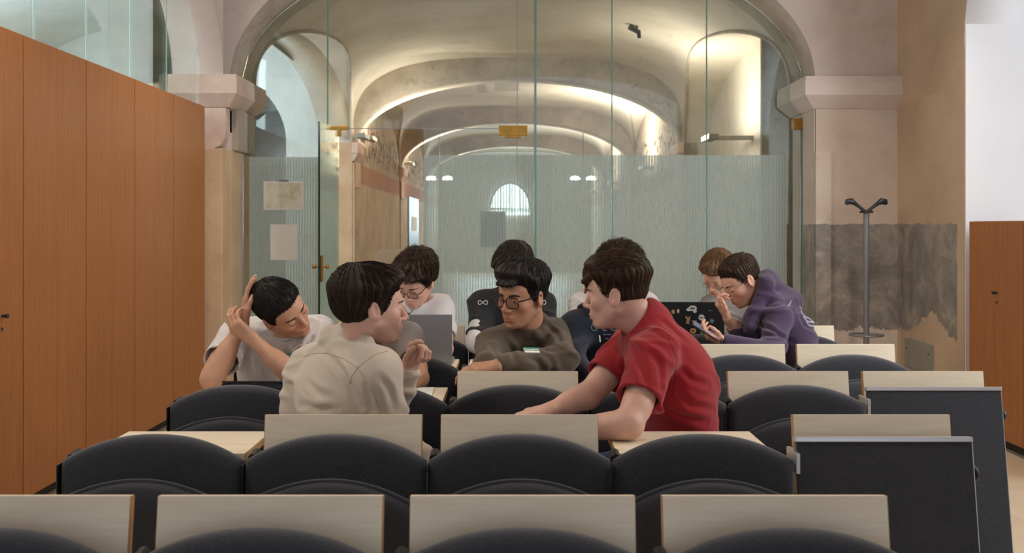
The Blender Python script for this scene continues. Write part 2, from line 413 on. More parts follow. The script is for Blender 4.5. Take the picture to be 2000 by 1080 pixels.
# ---- the vaulted hall behind the glass: four bays, cross vaults, ribs, piers
bays = [(8.9, 14.6), (15.1, 20.7), (21.2, 26.8), (27.3, 33.0)]
def cross(y):
    for a, b in bays:
        c = (a+b)/2; h = (b-a)/2-0.06
        if abs(y-c) < h: return 0.90*math.sqrt(1-((y-c)/h)**2)
    return 0.0
def vault_z(x, y):
    return ZS+max(1.22*max(0, 1-abs((x-XC)/AR)**3.2)**(1/3.2), cross(y))
ys = np.arange(8.9, 33.01, 0.06); ts = np.linspace(0, PI, 110); xs = XC-AR*np.cos(ts)
V = np.array([[(x, y, vault_z(x, y)) for x in xs] for y in ys])
o = grid_mesh('ceiling_hall', V, M['vault'], smooth=True, flip=True); o['kind'] = 'structure'
try: o.data.set_sharp_from_angle(angle=math.radians(30))
except Exception: pass
def side_wall(name, x, y0, y1, mat):
    ys = np.arange(y0, y1+0.01, 0.06)
    V = np.array([[(x, y, 0), (x, y, ZS+cross(y))] for y in ys])
    o = grid_mesh(name, V, mat, smooth=False); o['kind'] = 'structure'
side_wall('wall_hall_right', 2.80, 10.0, 14.7, M['vault'])
yy = np.arange(9.0, 14.61, 0.06)
o = grid_mesh('ceiling_lunette', np.array([[(x, y, ZS+cross(y)) for x in (XR, 2.81)] for y in yy]), M['vault'], smooth=True); o['kind'] = 'structure'
side_wall('wall_hall_right', XC+AR+0.0, 15.0, 33, M['brick_scar'])
side_wall('wall_hall_left', XC-AR-0.0, 15.0, 33, M['brick_scar'])
# dark arched niche by the first pier on the right
struct('wall_niche', MB().box((2.9, 8.9, 0), (2.95, 10.05, 4.7)).box((2.44, 10.0, 0), (2.95, 10.06, 4.7)).box((2.44, 8.9, 4.6), (2.95, 10.06, 4.7)), M['rib'])
for i, (ya, yb) in enumerate(((14.6, 15.1), (20.7, 21.2), (26.8, 27.3))):
    arch_wall('arch_rib', 0, XC, AR-0.02, 0.93, ZS, XL-0.2, XR+0.2, 4.2, ya, yb, [M['rib'], M['rib']])
    for s, xf in ((-1, XL), (1, XR)):
        mb = MB(); xi = xf-s*0.09
        mb.box((min(xf, xi), ya-0.09, ZS-0.15), (max(xf, xi), yb+0.09, ZS))
        mb.prism([(xf, ZS-0.15), (xi, ZS-0.15), (xf-s*0.02, ZS-0.26), (xf, ZS-0.26)], 1, ya-0.06, yb+0.06)
        mb.box((min(xf, xf-s*0.04), ya, 1.95), (max(xf, xf-s*0.04), yb, ZS-0.26))
        struct('trim_%d' % (9+2*i+(s > 0)), mb, M['pink_stone'], 0.008)
struct('wall_hall_end', MB().box((-2.6, 33, 0), (2.8, 33.1, 4.2)), M['pale_stone'])
# first hall bay opens to an aisle on the left
arch_wall('wall_aisle_arcade', 1, 11.75, 2.79, 0.90, ZS, 8.9, 15.0, 4.4, -2.27, -2.75, [M['pier_cream'], M['vault']])
struct('wall_hall_pier', MB().box((2.43, 14.62, 0), (2.95, 15.08, 4.2)), M['vault'])
struct('wall_hall_pier', MB().box((-2.80, 14.55, 0), (-2.24, 14.6, 2.3)), M['pier_cream'])
struct('wall_aisle', MB().box((-7.1, -1, 0), (-7.0, 33, 4.8)), M['pale_stone'])
for ya in (8.24, 14.6, 20.7):
    arch_wall('wall_aisle_cross', 0, -4.72, 1.5, 1.15, 2.6, -7.0, -2.69, 4.7, ya, ya+0.6, [M['pale_stone'], M['pale_stone']])
xs = np.linspace(-7.0, -2.7, 30); ys = np.linspace(-1, 33, 2)
V = np.array([[(x, y, 3.2+1.1*math.sqrt(max(0, 1-((x+4.85)/2.2)**2))) for y in ys] for x in xs])
o = grid_mesh('ceiling_aisle', V, M['pale_stone']); o['kind'] = 'structure'
# stone edges along the groins of the first two bays
k_ = 0
for (a, b) in bays[:2]:
    c = (a+b)/2; h = (b-a)/2-0.06
    for sx in (-1, 1):
        for sy in (-1, 1):
            pts = [(XC+sx*AR*max(0, 1-(cross(y)/1.22)**3.2)**(1/3.2), y, ZS+cross(y)-0.002) for y in [c+sy*h*math.sin(PI/2*i/24) for i in range(25)]]
            o = MB().tube(pts, [0.012+0.020*i/24 for i in range(25)], 8).build('groin_rib_%d' % k_, M['rib'], None, smooth=True); o['kind'] = 'structure'; k_ += 1
# bright half-round window at the far end, with its bars
cx, wz = -0.06, 1.98
mb = MB(); n = 24
mb.prism([(cx+0.62*math.cos(PI*i/n), wz+0.80*math.sin(PI*i/n)) for i in range(n+1)], 1, 32.9, 32.99)
win = struct('window_1', mb, M['daylight_glass'])
fr = MB().tube([(cx+0.64*math.cos(PI*i/n), 32.88, wz+0.82*math.sin(PI*i/n)) for i in range(n+1)]+[(cx+0.64, 32.88, wz), (cx-0.64, 32.88, wz)], 0.03, 6)
for k in (-0.3, 0, 0.3): fr.tube([(cx+k, 32.88, wz), (cx+k, 32.88, wz+0.78*math.sqrt(1-(k/0.62)**2))], 0.012, 6)
fr.build('window_frame', M['grey_metal'], win)
struct('window_2', MB().box((cx-0.62, 32.9, 1.78), (cx+0.62, 32.99, 1.86)), M['daylight_glass'])
# blue doorway far down the left side and pale desk in the passage
d = struct('door_3', MB().box((-2.33, 22.3, 0), (-2.24, 24.6, 2.05)), m_plain('blue_grey_door', srgb(112, 136, 160), 0.5))
MB().box((-2.24, 22.9, 1.30), (-2.23, 24.0, 1.62)).build('notice', M['paper'], d)
t = thing('reception_desk', 'beige box-like desk standing in the hall beyond the open glass door', 'desk', (-1.06, 10.6, 0))
MB().box((-0.33, -0.25, 0), (0.33, 0.25, 0.92)).build('body', M['vault'], t, 0.01)
MB().prism([(-0.27, 0.92), (0.27, 1.12), (0.27, 1.15), (-0.3, 0.95)], 0, -0.36, 0.36).build('sloped_top', M['plaster_side'], t, 0.004)

# uplights on the right wall of the hall, one per bay, with their real light
def uplight(x, y, z, s, power, label):
    t = thing('wall_uplight', label, 'lamp', (x, y, z), 0, 'uplights along the hall wall')
    MB().box((-0.06, -0.24, -0.03), (0.06, 0.24, 0.03)).build('housing', M['panel_grey'], t, 0.01)
    MB().box((-0.035, -0.15, 0.031), (0.035, 0.15, 0.036)).build('lens', M['lamp'], t)
    MB().box((0.05 if s > 0 else -0.12, -0.03, -0.025), ((0.49 if y < 12 else 0.14) if s > 0 else -0.05, 0.03, 0.025)).build('wall_bracket', M['panel_grey'], t, 0.004)
    l = bpy.data.lights.new('uplight_glow', 'AREA'); l.shape = 'RECTANGLE'; l.size = 0.30; l.size_y = 0.30; l.energy = power*0.95; l.color = (1.0, 0.89, 0.76)
    o = bpy.data.objects.new('uplight_glow', l); COL.objects.link(o); o.parent = t; o.location = (-s*(0.30 if y < 12 else 0.62), 0, 0.05)
    o.rotation_euler = (PI, s*(0.55 if y < 12 else 0.3), 0)
    return t
for y, pw in ((11.9, 34), (17.9, 84), (24.0, 70), (30.0, 34)):
    uplight(2.30, y, 2.42, 1, pw, {11.9: 'flat grey wall uplight on the right hall wall nearest the glass', 17.9: 'wall uplight on the right hall wall in the second bay', 24.0: 'wall uplight on the right hall wall in the third bay', 30.0: 'wall uplight on the right hall wall in the last bay'}[y])
for y, pw in ((11.9, 12), (17.9, 60), (24.0, 44), (30.0, 20)):
    uplight(-2.13 if y > 12 else -2.08, {11.9: 14.3, 17.9: 15.5, 24.0: 21.6, 30.0: 27.7}[y], 2.645 if y < 12 else 2.72, -1, pw, {11.9: 'wall uplight resting on the capital of the second left pier', 17.9: 'wall uplight on the left hall wall in the second bay', 24.0: 'wall uplight on the left hall wall in the third bay', 30.0: 'wall uplight on the left hall wall in the last bay'}[y])
# made-up hanging lamps standing in for ceiling spots mirrored in the glass
for x, lab in ((-1.53, 'twin white glow standing in for mirrored spots left of the bright half-round window'), (1.50, 'twin white glow standing in for mirrored spots right of the bright half-round window')):
    t = thing('mirrored_spot', lab, 'lamp', (x, 21.6, 2.41), 0, 'stand-ins for spots mirrored in the glass')
    MB().tube([(0, 0, 0.05), (0, 0, vault_z(x, 21.6)-2.41)], 0.008, 6).build('cord', M['dark_metal'], t)
    for dx in (-0.17, 0.17):
        MB().lathe([(0.02, 0.06), (0.10, 0.03), (0.11, -0.02), (0.10, -0.03)], (dx, 0, 0)).build('lamp_head', M['mirrored_spot_glow'], t, smooth=True)
    MB().box((-0.2, -0.02, 0.04), (0.2, 0.02, 0.07)).build('bar', M['dark_metal'], t)
# small bracket spotlight on the first vault
yy_ = 9.0
while yy_ < 14 and P(1244, 66, yy_)[2] < vault_z(P(1244, 66, yy_)[0], yy_)-0.09: yy_ += 0.02
p = P(1244, 66, yy_)
t = thing('ceiling_spotlight', 'small dark bracket spotlight fixed to the vault behind the glass', 'lamp', (float(p[0]), float(p[1]), float(p[2])))
vz = vault_z(float(p[0]), float(p[1]))-float(p[2])
MB().tube([(0, 0, vz+0.02), (0.0, 0, 0.02)], 0.012, 8).tube([(0, 0, 0.04), (-0.06, -0.03, 0.06)], 0.012, 8).build('bracket', M['dark_metal'], t)
MB().tube([(-0.09, -0.05, 0.07), (0.02, 0.0, 0.02), (0.03, 0.01, -0.05)], [0.035, 0.03, 0.02], 12).build('lamp_head', M['dark_metal'], t, smooth=True)

# ---- the glazed partition in the great arch
YG = 8.6
def arch_z(x): 
    u = (x-XC)/AR
    return ZS-0.02+1.20*math.sqrt(max(0, 1-u*u))
def pane(name, x0, x1, z0=0.0, z1=None, mat=None, film=None, film_top=1.986):
    mb = MB(); n = 14
    if z1 is None:
        poly = [(x0, z0), (x1, z0)]+[(x1+(x0-x1)*i/n, arch_z(x1+(x0-x1)*i/n)) for i in range(n+1)]
    else: poly = [(x0, z0), (x1, z0), (x1, z1), (x0, z1)]
    mb.prism(poly, 1, YG-0.006, YG+0.006)
    o = struct(name, mb, mat or M['glass'])
    if film:
        MB().box((film[0], YG-0.0085, 0.02), (film[1], YG-0.0065, film_top)).build('frosted_film', M['film'], o)
    return o
gx = lambda px: (px-1000)/F*YG
pane('window_3', XL+0.002, gx(640)-0.003, 0.0, None, None, (gx(487), gx(638)), 1.97)
pane('window_4', gx(640)+0.003, gx(1010)-0.003, 2.212)
pane('window_5', gx(1010)+0.003, gx(1195)-0.003, 0, None, None, (gx(1010)+0.004, gx(1195)-0.004))
pane('window_6', gx(1195)+0.003, gx(1380)-0.003, 0, None, None, (gx(1195)+0.004, gx(1380)-0.004))
pane('window_7', gx(1380)+0.003, XR-0.015, 0, None, None, (gx(1380)+0.004, gx(1536)))
def joint(name, px, r, z0, z1, mat, d=0.012):
    x = gx(px); return struct(name, MB().box((x-r, YG-d, z0), (x+r, YG+d, z1)), mat)
joint('window_frame_1', 640, 0.0045, 2.212, arch_z(gx(640)), M['glass_edge'])
joint('window_frame_2', 1010, 0.0028, 0, arch_z(gx(1010)), M['grey_metal'])
joint('window_frame_3', 1195, 0.004, 0, arch_z(gx(1195)), M['glass_edge'])
joint('window_frame_4', 1380, 0.004, 0, arch_z(gx(1380)), M['glass_edge'])
struct('window_frame_5', MB().box((XR-0.016, YG-0.008, 0), (XR-0.006, YG+0.008, 2.3)), M['glass_edge'])
struct('window_frame_6', MB().box((XL+0.004, YG-0.02, 0), (XL+0.012, YG+0.02, 2.4)), M['grey_metal'])
# stiffening glass fin
x = gx(1045)
fin = struct('window_8', MB().box((x-0.0085, YG-0.12, 0), (x+0.0085, YG-0.01, arch_z(x)-0.01)), M['glass_green'])
MB().box((x-0.009, YG-0.123, 0), (x+0.009, YG-0.1205, arch_z(x)-0.02)).build('pane_edge', M['glass_edge'], fin)
# closed door leaf and open door leaf
xd0, xd1 = gx(828), gx(1010)-0.006
d2 = struct('door_2', MB().box((xd0, YG-0.006, 0.01), (xd1, YG+0.006, 2.205)), M['glass'])
MB().box((xd0+0.001, YG-0.0085, 0.03), (xd1, YG-0.0065, 1.986)).build('frosted_film', M['film'], d2)
MB().box((xd0-0.003, YG-0.007, 0.01), (xd0, YG+0.007, 2.205)).build('pane_edge', M['glass_edge'], d2)
hx = gx(1001)
MB().box((gx(974), YG-0.03, 2.145), (gx(1030), YG+0.03, 2.232)).box((gx(985), YG-0.036, 2.13), (gx(1018), YG-0.02, 2.15)).build('hinge', M['brass'], d2, 0.003)
struct('window_frame_7', MB().box((gx(662), YG-0.006, 2.206), (gx(1008), YG+0.006, 2.211)), M['grey_metal'])
a = np.array((gx(664), YG-0.03)); b = np.array((-1.510, 8.02)); 
t_ = (b-a)/np.linalg.norm(b-a); ang = math.atan2(t_[1], t_[0]); Ld = float(np.linalg.norm(b-a))
R_ = Matrix.Translation((a[0], a[1], 0)) @ Matrix.Rotation(ang, 4, 'Z')
d1 = struct('door_1', MB().box((0, -0.005, 0.01), (Ld, 0.005, 2.21), R_), M['glass_green'])
MB().box((0.02, -0.0065, 0.03), (Ld-0.02, -0.0055, 1.986), R_).build('frosted_film', m_plain('pale_film', srgb(176, 196, 190), 0.5), d1)
MB().box((Ld, -0.008, 0.01), (Ld+0.004, 0.008, 2.21), R_).build('pane_edge', M['glass_edge_dark'], d1)
MB().box((gx(640), YG-0.05, 2.195), (gx(681), YG-0.012, 2.228)).box((gx(660), YG-0.05, 2.14), (gx(668), YG-0.02, 2.2)).build('hinge', M['brass'], d1, 0.003)
h = MB().box((Ld-0.06, -0.015, 0.95), (Ld-0.02, 0.015, 1.16), R_).build('lock_plate', M['brass'], d1, 0.003)
for sgn in (-1, 1):
    q = R_ @ Vector((Ld-0.04, sgn*0.055, 1.07)); q0 = R_ @ Vector((Ld-0.04, 0, 1.07))
    bm_ = bmesh.new(); bmesh.ops.create_uvsphere(bm_, u_segments=16, v_segments=10, radius=0.017, matrix=Matrix.Translation(q))
    mb = MB(); mb.bm.free(); mb.bm = bm_; mb.tube([q0, q], 0.007, 8)
    mb.build('handle', M['brass'], d1, smooth=True)
struct('window_frame_8', MB().box((gx(1548), YG-0.05, 2.20), (XR-0.001, YG+0.04, 2.29)), M['brass'], 0.003)
struct('window_frame_9', MB().box((XL+0.001, 8.38, 2.16), (XL+0.03, 8.46, 2.27)), M['brass'], 0.003)

# notices taped on the glass
def notice(x0, y0, x1, y1, Y, mat, label, cat='notice', nm='paper_notice'):
    a = P(x0, y1, Y); b = P(x1, y0, Y)
    o = MB().box((a[0], Y-0.0012, a[2]), (b[0], Y, b[2])).build(nm, mat); tag(o, label, cat); return o
def m_map():
    t = NT('map_print'); v = t.pos()
    t.set(t.b.inputs['Base Color'], t.ramp(t.noise(v, 11, 7, 0.65), [(0.42, srgb(224, 228, 214)), (0.60, srgb(204, 204, 178)), (0.70, srgb(176, 180, 160))]))
    return t.m
t = thing('wall_map', 'landscape framed plan of grey-green patches taped on the glass, above the blank sheet', 'notice', tuple(float(q) for q in P(554, 410, YG-0.01)))
a = P(515, 410, YG-0.01); b = P(593, 354, YG-0.01); o_ = P(554, 410, YG-0.01)
MB().box((a[0]-o_[0], -0.002, 0), (b[0]-o_[0], 0, b[2]-a[2])).build('border', M['paper'], t)
MB().box((a[0]-o_[0]+0.016, -0.004, 0.016), (b[0]-o_[0]-0.016, -0.002, b[2]-a[2]-0.016)).build('print', m_map(), t)
MB().box((-0.04, -0.006, b[2]-a[2]-0.002), (0.04, -0.003, b[2]-a[2]+0.012)).build('tape', M['grey_metal'], t)
notice(528, 438, 580, 508, YG-0.01, M['paper'], 'blank white portrait sheet taped on the left glass panel below the plan')
notice(938, 413, 987, 483, YG+0.012, M['paper_warm'], 'grey-beige sheet seen from behind on the closed frosted door leaf')

# ---- cabinets on the left (one unit = two doors) with a shadow gap, and glazing above
def cabinet_unit(name, label, y0, y1, x, depth, ztop, side, handle, group):
    """side -1: stands on the left facing +x; +1 on the right facing -x"""
    s = side; t = thing(name, label, 'cabinet', (x, (y0+y1)/2, 0), 0, group); hw = (y1-y0)/2
    def bx(mb, xa, xb, ya, yb, za, zb): return mb.box((min(xa, xb), ya, za), (max(xa, xb), yb, zb))
    bx(MB(), s*0.022, s*depth, -hw+0.001, hw-0.001, 0.06, ztop).build('carcass', M['cabinet'], t)
    bx(MB(), s*0.05, s*depth, -hw+0.001, hw-0.001, 0, 0.06).build('plinth', M['cabinet_dark'], t)
    for k in (0, 1):
        a = -hw+k*hw+(0.0025 if k == 0 else 0.001); b = a+hw-0.0035
        d = bx(MB(), 0, s*0.02, a, b, 0.065, ztop-0.002).build('door', M['cabinet'], t, 0.0015)
        if k == handle:
            hy = b-0.03 if k == 0 else (a+0.03 if s > 0 else a+0.155)
            MB().tube([(0, hy, 0.97), (-s*0.03, hy, 0.97)], [0.006, 0.011], 12).build('knob', M['dark_metal'], d, smooth=True)
            MB().tube([(0, hy, 0.91), (-s*0.004, hy, 0.91)], [0.008, 0.008], 12).build('keyhole', M['dark_metal'], d)
    return t
yb = 7.87; k = 0
names = ['farthest', 'second from the far end', 'third from the far end', 'fourth from the far end', 'fifth from the far end']
while k < 5:
    y1 = yb-0.7315*k
    cabinet_unit('tall_cabinet', 'tall cherry-veneer cabinet with two doors along the left wall, %s' % names[k], y1-0.7275, y1, -2.36, 0.42, 2.31, -1, None if k < 4 else 1, 'tall cabinets along the left wall')
    k += 1
for i, lab in enumerate(('nearest the scraped pier', 'cut by the right edge of the photo')):
    cabinet_unit('low_cabinet', 'waist-high cherry-veneer cabinet on the right side, %s' % lab, 6.81-0.72*(i+1)+0.002, 6.81-0.72*i, 3.04, 0.45, 1.42, 1, 0 if i == 0 else 1, 'low cabinets on the right')
edges = [4.0, 4.62, 5.27, 5.92, 6.60, 7.29, 8.0]
for i, (a, b) in enumerate(zip(edges, edges[1:])):
    struct('window_%d' % (9+i), MB().box((-2.466, a+0.003, 2.31), (-2.454, b-0.003, 3.75)), M['glass_green'])
    MBj = MB().box((-2.4615, b-0.002, 2.31), (-2.4585, b+0.002, 3.75)); struct('window_frame_%d' % (10+i), MBj, M['glass_edge'])

# ---- grey service hatch low on the right side wall
t = thing('service_hatch', 'grey metal service hatch low on the cream side wall right of the coat stand', 'hatch', (3.10, 7.82, 0.28))
MB().box((-0.012, -0.30, 0), (0, 0.24, 0.235)).build('frame', M['panel_grey'], t, 0.002)
MB().box((-0.018, -0.28, 0.015), (-0.012, 0.22, 0.22)).build('door', M['panel_grey'], t, 0.002)
for yy in (-0.24, 0.18): MB().tube([(-0.018, yy, 0.16), (-0.022, yy, 0.16)], 0.008, 10).build('screw', M['dark_metal'], t)

# ---- coat stand
b = P(1692, 1000, 7.85); t = thing('coat_stand', 'grey metal coat stand with two curved hooks in front of the scraped grey wall', 'coat stand', (float(b[0]), 7.85, 0))
MB().tube([(0, 0, 0.02), (0, 0, 1.50)], 0.022, 16).build('pole', M['grey_metal'], t, smooth=True)
MB().lathe([(0.19, 0), (0.19, 0.015), (0.04, 0.03), (0.025, 0.05)], (0, 0, 0), 32).build('base', M['grey_metal'], t, smooth=True)
ring = [(0.125*math.cos(2*PI*i/32), 0.125*math.sin(2*PI*i/32), 0.555) for i in range(33)]
MB().tube(ring, 0.007, 8).tube([(-0.125, 0, 0.555), (0.125, 0, 0.555)], 0.006, 8).build('umbrella_ring', M['grey_metal'], t, smooth=True)
MB().lathe([(0.05, 1.49), (0.052, 1.505), (0.02, 1.515)], (0, 0, 0)).build('collar', M['dark_metal'], t, smooth=True)
for s in (-1, 1):
    MB().tube([(s*0.005, 0, 1.50), (s*0.05, 0, 1.535), (s*0.09, 0, 1.565), (s*0.115, 0, 1.58), (s*0.145, 0, 1.575), (s*0.155, 0, 1.555)], [0.012, 0.012, 0.016, 0.026, 0.024, 0.012], 12).build('hook', M['dark_metal'], t, smooth=True)

# ------------------------------------------------------------------ seating: rows of folding chairs with writing tablets behind them
ROW_Y = lambda r: 2.03+0.88*(r-1)          # plane of the raised tablets in row r
COL_X = lambda k: 0.021+0.5*k
LEAN = math.radians(9.0)

def pad(name, wd, z0, ztop, zedge, th, mat, parent, y=0.0, lean=0.0, power=2.25, puff=0.012, n=28):
    """upholstered panel with an arched top, slightly cushioned; faces -y"""
    us = np.concatenate([[-1, -0.985, -0.95], np.linspace(-0.88, 0.88, n), [0.95, 0.985, 1]])
    vs = np.concatenate([[0, 0.01, 0.04], np.linspace(0.1, 0.88, 12), [0.94, 0.97, 0.99, 1]])
    F_, B_ = [], []
    for u in us:
        top = zedge+(ztop-zedge)*(1-abs(u)**power)*1.0 + 0.006*max(0, abs(u)-0.9)/0.1*0
        rf, rb = [], []
        for v in vs:
            z = z0+(top-z0)*v
            e = min(1, (1-abs(u))/0.07)*1.0; g = min(1, min(v/0.05, (1-v)*(top-z0)/0.03))
            k = math.sqrt(max(0, 1-(1-e)**2))*math.sqrt(max(0, 1-(1-g)**2))
            cur = 0.018*u*u
            yy = (z-z0)*math.tan(lean)
            rf.append((u*wd/2, y+yy-cur-th*0.5*k-puff*k*(1-u*u), z)); rb.append((u*wd/2, y+yy-cur+th*0.5*k, z))
        F_.append(rf); B_.append(rb)
    A = np.array(F_); Bk = np.array(B_); n1, m1 = A.shape[:2]
    V = np.concatenate([A.reshape(-1, 3), Bk.reshape(-1, 3)])
    i = np.arange(n1*m1).reshape(n1, m1)
    q = np.stack([i[:-1, :-1], i[1:, :-1], i[1:, 1:], i[:-1, 1:]], -1).reshape(-1, 4)
    Q = np.concatenate([q, q[:, ::-1]+n1*m1])
    me = mesh_np(name, V, Q)
    bm = bmesh.new(); bm.from_mesh(me); bmesh.ops.remove_doubles(bm, verts=bm.verts, dist=0.00005)
    bmesh.ops.recalc_face_normals(bm, faces=bm.faces); bm.to_mesh(me); bm.free()
    return link(name, me, mat, parent, True)

def make_chair(state, seat='folded', left_knob=True, right_knob=True, back=True):
    t = thing('folding_chair', 'x', 'chair')
    if back:
        pad('backrest', 0.494, 0.40, 0.812, 0.745, 0.045, M['fabric'], t, -0.115, math.radians(3))
        if seat == 'folded':
            s = pad('seat', 0.455, 0.34, 0.716, 0.655, 0.055, M['fabric'], t, -0.235, math.radians(4), 2.0)
            top = []
            for i in range(41):
                u = -0.98+1.96*i/40; z = 0.655+0.061*(1-abs(u)**2)-0.002
                top.append((u*0.2275, -0.235-0.018*u*u+(z-0.34)*math.tan(math.radians(4))-0.012, z))
            MB().tube(top, 0.007, 8).build('piping', M['fabric'], s, smooth=True)
        else:
            MB().box((-0.225, -0.60, 0.415), (0.225, -0.16, 0.465)).build('seat', M['fabric'], t, 0.02, True)
    MB().tube([(-0.235, -0.088, 0.742), (-0.235, -0.04, 0.748)], 0.0145, 14).build('hinge_knob', M['black_plastic'], t, 0.003, True)
    MB().box((-0.2495, -0.15, 0.36), (-0.2475, -0.085, 0.738)).build('side_rail', M['black_plastic'], t)
    MB().box((-0.03, -0.09, 0.05), (0.03, -0.03, 0.42)).box((-0.04, -0.28, 0), (0.04, 0.12, 0.03)).box((-0.249, -0.10, 0.36), (0.249, -0.04, 0.41)).build('leg', M['black_plastic'], t, 0.004)
    mb = MB()
    if state == 'up':
        R = Matrix.Translation((0, 0.0, 0.848)) @ Matrix.Rotation(-LEAN, 4, 'X')
        w_ = mb.box((-0.2225, 0, -0.30), (0.2225, 0.022, 0), R).build('writing_tablet', M['birch'], t, 0.0015)
        for sx in (-1, 1): MB().box((min(sx*0.2226, sx*0.2236), 0.0005, -0.2995), (max(sx*0.2226, sx*0.2236), 0.0215, -0.0005), R).build('edge_band', M['birch_edge'], w_)
        for sx in (-0.2, 0.17): MB().box((sx, -0.05, 0.60), (sx+0.03, 0.0, 0.72)).build('tablet_bracket', M['black_plastic'], t)
    else:
        w_ = mb.box((-0.2225, -0.01, 0.718), (0.2225, 0.305, 0.740)).build('writing_tablet', M['birch'], t, 0.0015)
        for sx in (-1, 1): MB().box((min(sx*0.2226, sx*0.2236), -0.0095, 0.7185), (max(sx*0.2226, sx*0.2236), 0.3045, 0.7395)).build('edge_band', M['birch_edge'], w_)
        for sx in (-0.2, 0.17): MB().box((sx, -0.06, 0.66), (sx+0.03, 0.16, 0.717)).build('tablet_bracket', M['black_plastic'], t)
    return t
protos = {(a, b): None for a in ('up', 'down') for b in ('folded', 'open')}
ROWN = {1: 'nearest row', 2: 'second row', 3: 'third row', 4: 'fourth row', 5: 'fifth row'}
POSN = {1: {-2: 'cut by the left edge of the photo', -1: 'third from its right end', 0: 'second from its right end', 1: 'at its right end'},
        2: {-2: 'at its left end', -1: 'second from the left', 0: 'third from the left', 1: 'beside the left dark panel'},
        3: {-2: 'left end, under the black tablet case', -1: 'behind the man in the beige overshirt', 0: 'in front of the man in olive', 1: 'behind the man in the red shirt', 2: 'with a dark coat thrown over it'},
        4: {-2: 'where the leaning man in white sits', -1: 'in front of the silver laptop', 0: 'where the man in olive sits', 1: 'where the navy sweatshirt sits', 2: 'in front of the purple hoodie', 3: 'at its right end'},
        5: {-1: 'where the bespectacled man in white sits', 0: 'where the black jacket sits', 1: 'where the curly-haired one sits', 2: 'in front of the stickered laptop', 3: 'at its right end behind the purple hoodie'}}
DOWN = {(2, -2), (2, 1), (3, -2), (3, -1), (4, -1), (4, 1), (5, 2), (4, 0), (4, -2)}
OPEN = {(3, -1), (3, 1), (4, -2), (4, -1), (4, 0), (4, 1), (5, -1), (5, 0), (5, 1), (5, 2)}
for r in POSN:
    for k in POSN[r]:
        key = ('down' if (r, k) in DOWN else 'up', 'open' if (r, k) in OPEN else 'folded')
        if protos[key] is None: c = protos[key] = make_chair(*key)
        else: c = copy_tree(protos[key])
        c.location = (COL_X(k), ROW_Y(r), 0)
        c['label'] = 'charcoal chair, %s, %s, tablet %s' % (ROWN[r], POSN[r][k], 'lowered' if key[0] == 'down' else 'raised')
        c['group'] = 'charcoal folding chairs in the %s' % ROWN[r]

# dark front panels closing the right ends of the second and third rows, each with a raised tablet
def make_panel(loc, label):
    t = thing('end_panel', label, 'panel', loc, 0, 'dark end panels with aluminium rails')
    R = Matrix.Translation((0, -0.10, 0.795)) @ Matrix.Rotation(-LEAN, 4, 'X')
    MB().box((-0.240, 0, -0.60), (0.240, 0.024, -0.002), R).build('fabric_panel', M['fabric'], t, 0.003)
    MB().box((-0.243, -0.004, -0.004), (0.243, 0.028, 0.010), R).build('top_rail', M['aluminium'], t, 0.002)
    MB().box((-0.2405, -0.002, -0.615), (0.2405, 0.026, -0.602), R).box((0.2402, 0, -0.60), (0.2425, 0.024, 0), R).build('edge_trim', M['aluminium'], t)
    MB().box((0.155, 0.03, 0), (0.215, 0.07, 0.62)).build('leg', M['aluminium'], t, 0.004)
    MB().box((-0.2495, -0.13, 0.71), (-0.238, -0.03, 0.765)).build('side_bracket', M['aluminium'], t, 0.002)
    MB().tube([(0.244, -0.08, 0.70), (0.252, -0.075, 0.70)], 0.025, 14).build('hinge_knob', M['black_plastic'], t, 0.002, True)
    R = Matrix.Translation((0, 0.0, 0.848)) @ Matrix.Rotation(-LEAN, 4, 'X')
    w_ = MB().box((-0.2225, 0, -0.30), (0.2225, 0.022, 0), R).build('writing_tablet', M['birch'], t, 0.0015)
    for sx in (-1, 1): MB().box((min(sx*0.2226, sx*0.2236), 0.0005, -0.2995), (max(sx*0.2226, sx*0.2236), 0.0215, -0.0005), R).build('edge_band', M['birch_edge'], w_)
    return t
pn = make_panel((COL_X(2), ROW_Y(2), 0), 'dark fabric panel with aluminium rail ending the second row, nearer of the two')
p2 = copy_tree(pn); p2.location = (COL_X(3), ROW_Y(3), 0); p2['label'] = 'dark fabric panel with aluminium rail ending the third row, farther of the two'
# bars that carry the chairs of each row
for r, ks in ((1, (-2, 1)), (2, (-2, 1)), (3, (-2, 2)), (4, (-2, 3)), (5, (-1, 3))):
    pass
# pale table by the glass on the right
t = thing('side_table', 'narrow pale table against the frosted glass behind the stickered laptop', 'table', (1.48, 7.75, 0))
MB().box((-0.45, -0.2, 0.745), (0.45, 0.2, 0.77)).build('tabletop', M['birch'], t, 0.002)
for sx in (-1, 1):
    for sy in (-1, 1): MB().box((sx*0.41-0.02, sy*0.16-0.02, 0), (sx*0.41+0.02, sy*0.16+0.02, 0.744)).build('leg', M['aluminium'], t)

